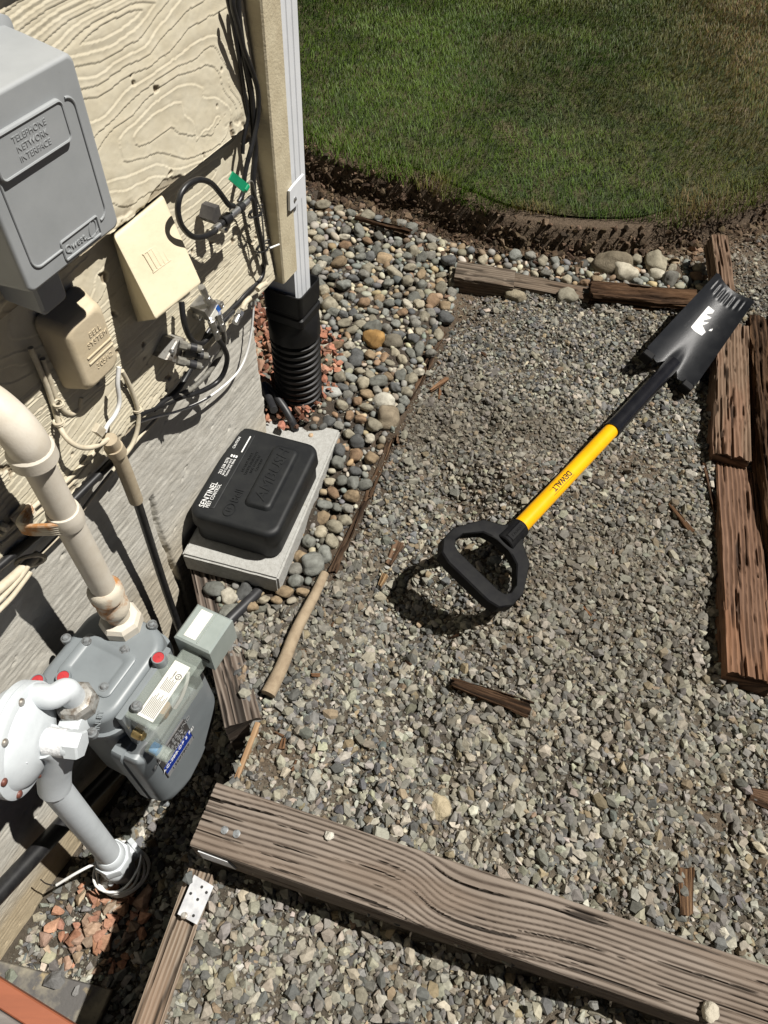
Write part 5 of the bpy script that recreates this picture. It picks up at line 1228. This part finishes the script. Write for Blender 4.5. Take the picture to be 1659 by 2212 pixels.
def rotmats(n, tilt, r):
    yaw = r.uniform(0, 2 * np.pi, n); a = r.normal(0, tilt, n); b = r.normal(0, tilt, n)
    cz, sz, cx, sx, cy, sy = np.cos(yaw), np.sin(yaw), np.cos(a), np.sin(a), np.cos(b), np.sin(b)
    Rz = np.zeros((n, 3, 3)); Rz[:, 0, 0] = cz; Rz[:, 0, 1] = -sz; Rz[:, 1, 0] = sz; Rz[:, 1, 1] = cz; Rz[:, 2, 2] = 1
    Rx = np.zeros((n, 3, 3)); Rx[:, 0, 0] = 1; Rx[:, 1, 1] = cx; Rx[:, 1, 2] = -sx; Rx[:, 2, 1] = sx; Rx[:, 2, 2] = cx
    Ry = np.zeros((n, 3, 3)); Ry[:, 1, 1] = 1; Ry[:, 0, 0] = cy; Ry[:, 0, 2] = sy; Ry[:, 2, 0] = -sy; Ry[:, 2, 2] = cy
    return Rz @ Rx @ Ry
def bake(name, pos, size, temps, cols, m, tilt, r, smooth=False, label=None):
    n = len(pos); R = rotmats(n, tilt, r); which = r.integers(0, len(temps), n); VV = []; FF = []; CC = []; base = 0
    for t, (tv, tf_) in enumerate(temps):
        ix = np.where(which == t)[0]
        if not len(ix): continue
        st = r.uniform(.8, 1.2, (len(ix), 1, 3)) * size[ix][:, None, None]
        v = np.einsum('nij,nkj->nki', R[ix], tv[None] * st) + pos[ix][:, None]
        VV.append(v.reshape(-1, 3)); k = len(tv)
        FF.append((tf_[None] + (base + np.arange(len(ix)) * k)[:, None, None]).reshape(-1, 3)); base += len(ix) * k
        CC.append(np.repeat(cols[ix], k, 0))
    o = raw_mesh(name, np.concatenate(VV), np.concatenate(FF), m, None, np.concatenate(CC), None, smooth)
    return tag(o, kind='stuff', label=label)
def pal(n, colors, weights, r, jit=.26):
    c = np.array(colors)[r.choice(len(colors), n, p=np.array(weights) / sum(weights))]
    return np.clip(c * (1 + r.normal(0, jit, (n, 1))) * (1 + r.normal(0, .03, (n, 3))), .015, .75)
HULLS = [hull(13, 300 + i, ((1, .8, .62), (1, .62, .5), (1, .85, .42), (1, .9, .75))[i % 4]) for i in range(16)]
PEBS = [pebble(2, 20 + i) for i in range(8)]
GRV = [(.39, .37, .305), (.33, .305, .24), (.245, .24, .215), (.125, .13, .13), (.46, .42, .33), (.30, .235, .15), (.19, .19, .175), (.52, .49, .42)]
GWT = [4, 4, 4, 2.2, 1.4, 1.2, 2.6, .5]
r1 = np.random.default_rng(99)
N0 = 560000
xy = np.stack([r1.uniform(-.75, 1.75, N0), r1.uniform(-.25, 2.75, N0)], -1)
z0, d0, in0, lo0 = ground_z(xy[:, 0], xy[:, 1])
p3 = np.c_[xy, z0]; pp = project(p3); s_a = xy @ wv[:2]; o_a = xy @ nv[:2] + WD
vis = (pp[:, 0] > -160) & (pp[:, 0] < 1820) & (pp[:, 1] > 250) & (pp[:, 1] < 2420)
house_m = (o_a < .012) & (s_a < .90)
inp = inpoly(pp, PEB) & ~in0
edn = np.abs(polydist(pp, np.array(edging_px)))
slab = inpoly(pp, [(-300, 2010), (0, 2074), (243, 2138), (205, 2225), (150, 2500), (-300, 2500)]) & in0
dirt = np.zeros(N0)
for (u, v, rx_, ry_, k) in ((1010, 640, 60, 70, .8), (1330, 1010, 120, 38, .55), (1120, 1010, 55, 55, .5), (1600, 540, 180, 80, .8), (585, 1620, 75, 60, .55), (1590, 1760, 90, 60, .55), (990, 1090, 45, 80, .4)):
    dirt = np.maximum(dirt, k * np.exp(-(((pp[:, 0] - u) / rx_) ** 2 + ((pp[:, 1] - v) / ry_) ** 2)))
lawnish = d0 > -bank_w(xy[:, 0]) - .02
main = vis & ~house_m & ~inp & ~slab & ~lawnish & ~in0 & (edn > 14)
bankz = vis & ~inp & (d0 <= -.03) & (d0 > -.30) & (pp[:, 0] > 1000)
base_r = r1.uniform(0, 1, N0)
# region gravel
keep = main & (base_r < (.42 - .14 * np.clip((pp[:, 1] - 650) / 1100, 0, 1)) * (1 - dirt))
ix = np.where(keep)[0]; n = len(ix)
near = np.clip((pp[ix, 1] - 650) / 1100, 0, 1)
size = np.exp(r1.normal(np.log(.0041 + .0021 * near), .42, n)); size = np.clip(size, .002, .0135)
size[lo0[ix]] *= 1.02
pos = p3[ix].copy(); pos[:, 2] += size * r1.uniform(.05, .55, n)
cl = pal(n, GRV, GWT, r1); warm = np.clip(dirt[ix], 0, 1)[:, None]; cl = cl * (1 - .35 * warm) + np.array([.20, .15, .10]) * .35 * warm
# grey-blue drift towards the front timber and top, tan in the middle
bl_k = np.clip((fbm(pos[:, 0] * 3, pos[:, 1] * 3, None, 77, 2) - .45) / .2, 0, 1)[:, None]
cl = cl * (1 - .16 * bl_k) + cl * np.array([.90, .97, 1.0]) * .16 * bl_k
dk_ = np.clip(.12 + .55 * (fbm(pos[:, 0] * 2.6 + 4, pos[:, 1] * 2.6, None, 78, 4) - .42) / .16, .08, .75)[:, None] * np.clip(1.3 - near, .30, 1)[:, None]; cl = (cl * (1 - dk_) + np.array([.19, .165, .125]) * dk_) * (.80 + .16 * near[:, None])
bake('gravel', pos, size, HULLS + [pebble(1, 80 + i, ((1, .8, .6), (1, .7, .5))[i % 2], .5) for i in range(9)], cl, M_stone, .5, r1, label='crushed grey gravel covering the ground')
# fines
ix = np.where(vis & ~house_m & ~slab & ~lawnish & (edn > 4) & (base_r > .60) & (~inp | (base_r > .9)))[0]; n = len(ix)
size = np.exp(r1.normal(np.log(.0021), .35, n)); pos = p3[ix].copy(); pos[:, 2] += size * .25
cl = pal(n, GRV, [4, 4, 3, 1.5, 1, 1.5, 2, .3], r1) * .60; wk = np.clip(dirt[ix] + .15, 0, 1)[:, None]; cl = cl * (1 - .5 * wk) + np.array([.19, .14, .09]) * .5 * wk
bake('gravel_fines', pos, size, [hull(9, 500 + i) for i in range(6)], cl, M_stone, .6, r1, label='fine grit between the larger gravel')
# bank crumbs
N1 = 60000; xb = np.stack([r1.uniform(-.5, 2.1, N1), r1.uniform(1.6, 3.6, N1)], -1); zb, db, ib_, lb_ = ground_z(xb[:, 0], xb[:, 1]); mk = (db < -.002) & (db > -bank_w(xb[:, 0]) - .07) & (r1.uniform(0, 1, N1) < .9); xb, zb = xb[mk], zb[mk]
n = len(xb); size = np.exp(r1.normal(np.log(.0046), .6, n)); size = np.clip(size, .001, .020); big_ = r1.uniform(0, 1, n) < .03; size[big_] = r1.uniform(.009, .022, big_.sum())
bake('soil_crumbs', np.c_[xb, zb + size * .2], size, HULLS, pal(n, [(.13, .09, .058), (.09, .063, .04), (.20, .145, .098), (.05, .037, .025)], [4, 3, 2, 1], r1), M_lava, .6, r1, label='crumbled brown soil of the lawn bank')
# clods and crumbs bedded in the cut face itself
ts_ = r1.uniform(0, len(lawn_edge) - 1.001, 9000); k_ = ts_.astype(int); f_ = (ts_ - k_)[:, None]
ep_ = lawn_edge[k_] * (1 - f_) + lawn_edge[k_ + 1] * f_; en_ = nrm_e[k_]; bw_ = bank_w(ep_[:, 0]); h_ = r1.uniform(0, 1, len(ts_)) ** 1.2
xf = ep_ - en_ * (.012 + bw_ * .34 - (h_ - .5) * (.010 + bw_ * .30) + r1.uniform(-.004, .012, len(ts_)))[:, None]
zf = ground_z(xf[:, 0], xf[:, 1])[0]; szf = np.clip(np.exp(r1.normal(np.log(.0055), .55, len(ts_))), .002, .018)
bake('soil_crumbs', np.c_[xf, zf], szf, HULLS, pal(len(ts_), [(.11, .078, .05), (.075, .052, .033), (.17, .125, .085), (.05, .037, .025)], [4, 4, 1.5, 1.5], r1), M_lava, .9, r1, label='dark crumbly soil of the cut lawn edge')
# pit gravel: lava chips at the front, grey gravel further along
LAVA_ = inpoly(pp, [(80, 2020), (140, 1920), (240, 1900), (330, 1950), (300, 2060), (250, 2110), (120, 2080)])
ix = np.where(vis & in0 & ~house_m & ~slab & (base_r < np.where(LAVA_, .06, .26)))[0]; n = len(ix)
size = np.exp(r1.normal(np.log(.0075), .35, n)); pos = p3[ix].copy(); pos[:, 2] += size * r1.uniform(0, .6, n); cl = pal(n, GRV, GWT, r1) * .95
bake('pit_gravel', pos, size, HULLS, cl, M_stone, .5, r1, label='grey gravel on the floor of the pit')
LAV1 = [(80, 2020), (140, 1920), (240, 1900), (330, 1950), (300, 2060), (250, 2110), (120, 2080)]
N2 = 14000; xl = np.stack([r1.uniform(-.8, .1, N2), r1.uniform(-.3, .7, N2)], -1); zl_, dl_, il_, ll_ = ground_z(xl[:, 0], xl[:, 1]); pl_ = project(np.c_[xl, zl_]); mk = inpoly(pl_, LAV1) & il_ & (xl @ nv[:2] + WD > .02) & (r1.uniform(0, 1, N2) < .34)
xl, zl_ = xl[mk], zl_[mk]; n = len(xl)
size = np.clip(np.exp(r1.normal(np.log(.0135), .32, n)), .005, .026); LV = [(.42, .235, .16), (.36, .19, .12), (.33, .23, .165), (.40, .31, .22), (.25, .19, .145), (.16, .16, .155)]
bake('lava_chips', np.c_[xl, zl_ + size * r1.uniform(.3, 1.1, n)], size, [hull(11, 700 + i, (1, .85, .4)) for i in range(8)], pal(n, LV, [5, 3, 3, 2, 2, .8], r1), M_lava, .4, r1, label='flat red lava chips on the floor of the pit')
LAV2 = [(545, 640), (600, 640), (610, 860), (690, 720), (745, 745), (735, 835), (690, 890), (640, 940), (570, 950), (545, 860)]
N3 = 16000; xl = np.stack([r1.uniform(-.6, .25, N3), r1.uniform(.6, 1.9, N3)], -1); zl_, dl_, il_, ll_ = ground_z(xl[:, 0], xl[:, 1]); pl_ = project(np.c_[xl, zl_]); mk = inpoly(pl_, LAV2) & ~il_ & ~((xl @ nv[:2] + WD < .01) & (xl @ wv[:2] < .89))
mk2 = inpoly(pl_, [(660, 690), (760, 740), (740, 880), (640, 960), (560, 960)]) ; mk &= (r1.uniform(0, 1, N3) < np.where(mk2, .35, .5))
xl, zl_ = xl[mk], zl_[mk]; n = len(xl); size = np.clip(np.exp(r1.normal(np.log(.0085), .35, n)), .003, .017)
bake('lava_chips', np.c_[xl, zl_ + .010 + size * r1.uniform(.2, 1.6, n)], size, HULLS, pal(n, [(.42, .195, .125), (.34, .155, .10), (.46, .26, .18), (.24, .14, .10)], [4, 3, 1.5, 2], r1), M_lava, .6, r1, label='red lava chips round the foot of the drain pipe')

# river stones: dart throwing, large first
r2 = np.random.default_rng(5)
cand = []
def try_zone(n, lo, hi, zonepoly):
    global cand
    k = 0; t = 0
    xs_ = r2.uniform(-.75, 1.45, n * 60); ys_ = r2.uniform(.55, 2.6, n * 60); zz0, dd0, ii0, _ = ground_z(xs_, ys_, False); q = project(np.c_[xs_, ys_, zz0])
    ok = inpoly(q, zonepoly) & ~ii0 & ~((xs_ * nv[0] + ys_ * nv[1] + WD < .02) & (xs_ * wv[0] + ys_ * wv[1] < .90)) & (dd0 < -bank_w(xs_) - .0)
    # keep clear of pipe and block
    sa, oa = xs_ * wv[0] + ys_ * wv[1], xs_ * nv[0] + ys_ * nv[1] + WD
    ok &= ((sa - DX) ** 2 + (oa - DO) ** 2 > .075 ** 2)
    lb3 = np.stack([xs_, ys_], -1) - np.array(Fbk.translation)[:2]; bx_ = lb3 @ ex_[:2]; by_ = lb3 @ ey[:2]; ok &= ~((np.abs(bx_) < wB_ / 2 + .008) & (np.abs(by_) < lB_ / 2 + .008))
    for i in np.where(ok)[0]:
        if k >= n: break
        r_ = r2.uniform(lo, hi)
        if cand:
            c = np.array([(a, b, e) for a, b, _, e in cand]); dd = np.hypot(c[:, 0] - xs_[i], c[:, 1] - ys_[i])
            if (dd < .80 * (c[:, 2] + r_)).any(): continue
        cand.append((xs_[i], ys_[i], zz0[i], r_)); k += 1
special = [(1326, 566, .052, (.20, .17, .12), 'large brown boulder, biggest stone against the soil bank'), (1350, 590, .036, (.56, .52, .42), 'long cream oval stone in front of the brown boulder'), (1418, 566, .040, (.36, .33, .25), 'big round mottled stone right of the brown boulder'), (1420, 590, .026, (.50, .47, .38), 'pale streaked stone beside the cream oval stone'), (808, 744, .030, (.42, .25, .09), 'orange brown oblong stone among the cobbles'), (848, 752, .026, (.20, .18, .14), 'dark olive stone beside the orange stone'), (1115, 630, .026, (.33, .29, .21), 'round tan stone lying on the gravel below the grey timber'), (1225, 637, .027, (.30, .28, .22), 'round grey tan stone lying on the gravel left of the dark timber'), (828, 888, .026, (.60, .58, .50), 'white egg-shaped stone next to the rotten edging'), (838, 918, .028, (.30, .25, .18), 'large tan stone pressed against the rotten edging'), (715, 880, .022, (.45, .46, .44), 'speckled white and grey stone below the drain pipe')]
for (u, v, r_, c_, l_) in special:
    p = G(u, v, r_ * .5); p[2] = gz1(p); cand.append((p[0], p[1], p[2], r_))
ns = len(special)
try_zone(50, .017, .023, PEB); try_zone(330, .0130, .0172, PEB); try_zone(600, .0085, .013, PEB); try_zone(700, .0055, .009, PEB)
cand = np.array(cand)
# second layer on top of the dense part
RC_ = [(.31, .285, .22), (.24, .235, .21), (.13, .135, .135), (.41, .37, .28), (.33, .25, .16), (.26, .175, .11), (.50, .47, .39), (.19, .195, .175), (.25, .26, .24)]
RW = [5, 4, 2.6, 3.4, 2.6, 1.8, 1.1, 3, 2]
NAMES = ['olive tan', 'mid grey', 'dark slate', 'pale tan', 'brown', 'reddish brown', 'pale cream', 'dark grey', 'blue grey']
HI = [pebble(3, 60 + i, ((1, .78, .62), (1, .85, .7), (1, .68, .5), (1, .9, .6))[i % 4], .42) for i in range(12)]
HIM = []
for i, (v, f) in enumerate(HI):
    me = bpy.data.meshes.new('river_stone'); me.from_pydata(v.tolist(), [], f.tolist()); me.polygons.foreach_set('use_smooth', [True] * len(f)); me.materials.append(M_river); me.update(); HIM.append(me)
pj = project(cand[:, :3]); dist = np.linalg.norm(cand[:, :3] - CP, axis=1); app = cand[:, 3] / dist
inview = (pj[:, 0] > 0) & (pj[:, 0] < PW) & (pj[:, 1] > 0) & (pj[:, 1] < PH)
order = np.argsort(-np.where(inview, app, 0)); order = [i for i in order if i >= ns][:285]
def where(u, v):
    if v < 560 and u < 1000: return 'on the slope below the lawn bank'
    if u > 985: return 'in the strip between lawn bank and old timbers'
    if v > 1080: return 'beside the concrete block'
    if u < 760 and v < 900: return 'close beside the black drain pipe'
    if v < 760: return 'in the upper cobble bed right of the downspout'
    return 'in the cobble bed left of the rotten edging'
for i in range(ns):
    x, y, z, r_ = cand[i]; o = bpy.data.objects.new('boulder' if i == 0 else 'river_stone', HIM[i % 12]); COL.objects.link(o)
    o.location = (x, y, z + r_ * .35); o.scale = (r_, r_, r_); o.rotation_euler = (r2.normal(0, .15), r2.normal(0, .15), r2.uniform(0, 6.28) if i > 1 else (-.1, -.5)[i]); o.color = (*special[i][3], 1)
    tag(o, special[i][4], 'stone', 'river stones')
for i in order:
    x, y, z, r_ = cand[i]; k = int(r2.choice(len(RC_), p=np.array(RW) / sum(RW)))
    o = bpy.data.objects.new('river_stone', HIM[int(r2.integers(0, 12))]); COL.objects.link(o)
    o.location = (x, y, z + r_ * r2.uniform(.25, .75)); o.scale = tuple(r_ * r2.uniform(.88, 1.15, 3)); o.rotation_euler = (r2.normal(0, .3), r2.normal(0, .3), r2.uniform(0, 6.28))
    c = np.clip(np.array(RC_[k]) * (1 + r2.normal(0, .12)), .03, .7); o.color = (*c, 1)
    tag(o, f'{NAMES[k]} rounded river stone {where(*pj[i])}', 'stone', 'river stones')
rest = np.array([i for i in range(ns, len(cand)) if i not in set(order)])
xp = np.stack([r2.uniform(-.75, 1.45, 9000), r2.uniform(.55, 2.6, 9000)], -1); zp, dp_, ip_, _ = ground_z(xp[:, 0], xp[:, 1]); qp = project(np.c_[xp, zp]); mk = inpoly(qp, PEB) & ~ip_ & ~((xp @ nv[:2] + WD < .02) & (xp @ wv[:2] < .90)) & (dp_ < -bank_w(xp[:, 0]) + .01)
xp, zp = xp[mk], zp[mk]; szp = r2.uniform(.004, .009, len(xp))
pos = np.r_[np.c_[cand[rest, :2], cand[rest, 2] + cand[rest, 3] * .35], np.c_[xp, zp + szp * .2]]; size = np.r_[cand[rest, 3], szp]
bake('small_pebbles', pos, size, PEBS, pal(len(pos), RC_, RW, r2), M_riverb, .35, r2, smooth=True, label='small pebbles filling the gaps between the river stones')
# larger gravel stones scattered, single ones on the timber and the slab
singles = [(712, 1806, .063, .009, (.60, .58, .52), 'white chip of stone lying on the front timber near its nails'), (1530, 2186, .063, .012, (.50, .46, .38), 'rounded pale pebble on the front timber at right'), (1280, 2170, .063, .008, (.20, .20, .19), 'small dark stone on the front timber'), (1550, 2330, .063, .009, (.4, .4, .36), 'grey stone on the front timber at its far right'), (950, 1745, None, .020, (.42, .36, .25), 'large tan rounded stone in the crushed gravel'), (590, 1753, None, .015, (.50, .49, .44), 'pale oval stone against the front timber'), (25, 2085 + 25, -.37, .014, (.20, .22, .18), 'green grey broken stone on the dirty slab'), (120, 2118, -.37, .020, (.14, .14, .14), 'flat dark stone on the dirty slab'), (165, 2140, -.37, .010, (.22, .22, .22), 'small grey stone on the dirty slab'), (408, 1896, -.02, .011, (.12, .13, .13), 'dark stone resting on the metal bracket'), (818, 1808, None, .022, (.33, .33, .28), 'large grey green stone behind the front timber')]
for i, (u, v, z, r_, c_, l_) in enumerate(singles):
    p = G(u, v, 0 if z is None else z); z_ = gz1(p) if z is None else z
    V, f = (hull(20, 900 + i, (1, .85, .6)) if i not in (1, 4, 5) else HI[i]); mb = MB(); mb.add(V * r_, f.tolist(), Matrix.Translation((p[0], p[1], z_ + r_ * .4)) @ Matrix.Rotation(i * 1.3, 4, 'Z'))
    mm = bpy.data.materials.get('river_stone'); o = build(mb, 'stone', mm, None, at=(p[0], p[1], z_), ang=180 if i in (1, 4, 5) else 1); o.color = (*c_, 1); tag(o, l_, 'stone')
# flat pale flagstone
fl = [G(u, v, -.405) for u, v in ((205, 2058), (230, 2022), (275, 2018), (284, 2030), (262, 2062))]
mb = MB(); pts = [(p[0], p[1]) for p in fl][::-1]; loft(mb, Matrix.Identity(4), [(pts, -.43), (pts, -.408), (scale_poly(pts, .003), -.404)]); o = build(mb, 'flat_stone', mat('sandy_flat_stone', (.48, .38, .22), (.38, .29, .16), 90, .4, .65, rough=.95, bumps=[(140, .8, .004)]), None, at=fl[0]); tag(o, 'flat sandy yellow stone lying on the red chips in the pit', 'stone')

# ------------------------------------------------------------------ grass
r3 = np.random.default_rng(42); NB = 620000
gx_ = np.stack([r3.uniform(-1.0, 2.7, NB), r3.uniform(1.9, 5.6, NB)], -1)
# denser near the edge where blades are seen largest
d3 = polydist(gx_, lawn_edge) + .045 * (fbm(gx_[:, 0] * 14, gx_[:, 1] * 14, None, 4, 3) - .5)
pg = project(np.c_[gx_, np.full(NB, LAWN_Z)])
mk = (d3 > -.030) & (pg[:, 0] > 480) & (pg[:, 0] < 1850) & (pg[:, 1] > -170) & (r3.uniform(0, 1, NB) < .85)
gx_ = gx_[mk]; pg = pg[mk]; d3 = d3[mk]; n = len(gx_)
ht = r3.uniform(.009, .023, n) * (1 + .55 * np.clip(1 - d3 / .10, 0, 1)); wd = r3.uniform(.0011, .0021, n) * (1 + .25 * np.clip(gx_[:, 1] - 2.4, 0, 2)); yw = r3.uniform(0, 2 * np.pi, n); ln = r3.uniform(.25, 1.15, n) * ht
flow = 2 * np.pi * fbm(gx_[:, 0] * 2.2, gx_[:, 1] * 2.2, None, 13, 2) * 1.6; yw = yw * .8 + flow * .6
dx, dy = np.cos(yw), np.sin(yw); bx_, by_ = -dy, dx
b0 = np.c_[gx_, LAWN_Z + .003 - .55 * np.clip(-d3, 0, 1)]
def off3(k, l, h_): return b0 + np.c_[dx * l + bx_ * k, dy * l + by_ * k, h_]
V = np.stack([off3(-wd / 2, 0 * ln, 0 * ht), off3(wd / 2, 0 * ln, 0 * ht), off3(wd * .42, ln * .4, ht * .65), off3(-wd * .42, ln * .4, ht * .65), off3(0 * wd, ln, ht)], 1)
dry = np.clip((fbm(gx_[:, 0] * 1.5, gx_[:, 1] * 1.5, None, 15, 3) - .55) / .16, 0, 1) * .28 + np.clip((pg[:, 0] - 1330) / 260, 0, 1) * np.clip(1.15 - pg[:, 1] / 560, 0, 1) * .9
dry = dry + np.exp(-(((pg[:, 0] - 930) / 40) ** 2 + ((pg[:, 1] - 410) / 22) ** 2)) * .8 + np.exp(-(((pg[:, 0] - 1150) / 60) ** 2 + ((pg[:, 1] - 462) / 16) ** 2)) * .8 + np.exp(-(((pg[:, 0] - 1500) / 55) ** 2 + ((pg[:, 1] - 445) / 40) ** 2)) * .7
dry = np.clip(dry * r3.uniform(.3, 1.5, n), 0, 1)
lush = np.clip((fbm(gx_[:, 0] * 2.2 + 9, gx_[:, 1] * 2.2, None, 19, 3) - .42) / .2, 0, 1)
gA, gB, gD = np.array([.040, .082, .004]), np.array([.078, .132, .012]), np.array([.175, .110, .042])
c = gA + (gB - gA) * lush[:, None]; c = c * r3.uniform(.6, 1.4, (n, 1)); c = c * (1 - dry[:, None]) + gD * r3.uniform(.6, 1.3, (n, 1)) * dry[:, None]
i5 = (np.arange(n) * 5)[:, None]
T = np.concatenate([i5 + np.array([[0, 1, 2]]), i5 + np.array([[0, 2, 3]]), i5 + np.array([[3, 2, 4]])])
o = raw_mesh('grass', V.reshape(-1, 3), T, M_grass, None, np.repeat(c, 5, 0)); tag(o, 'short green lawn grass with dry brown patches', kind='stuff')

# ------------------------------------------------------------------ lettering curves become meshes
bpy.context.view_layer.update(); dg = bpy.context.evaluated_depsgraph_get()
for o in [o for o in SC.objects if o.type == 'FONT']:
    me = bpy.data.meshes.new_from_object(o.evaluated_get(dg)); q = bpy.data.objects.new('lettering', me); COL.objects.link(q)
    q.parent = o.parent; q.matrix_local = o.matrix_local.copy(); bpy.data.objects.remove(o)
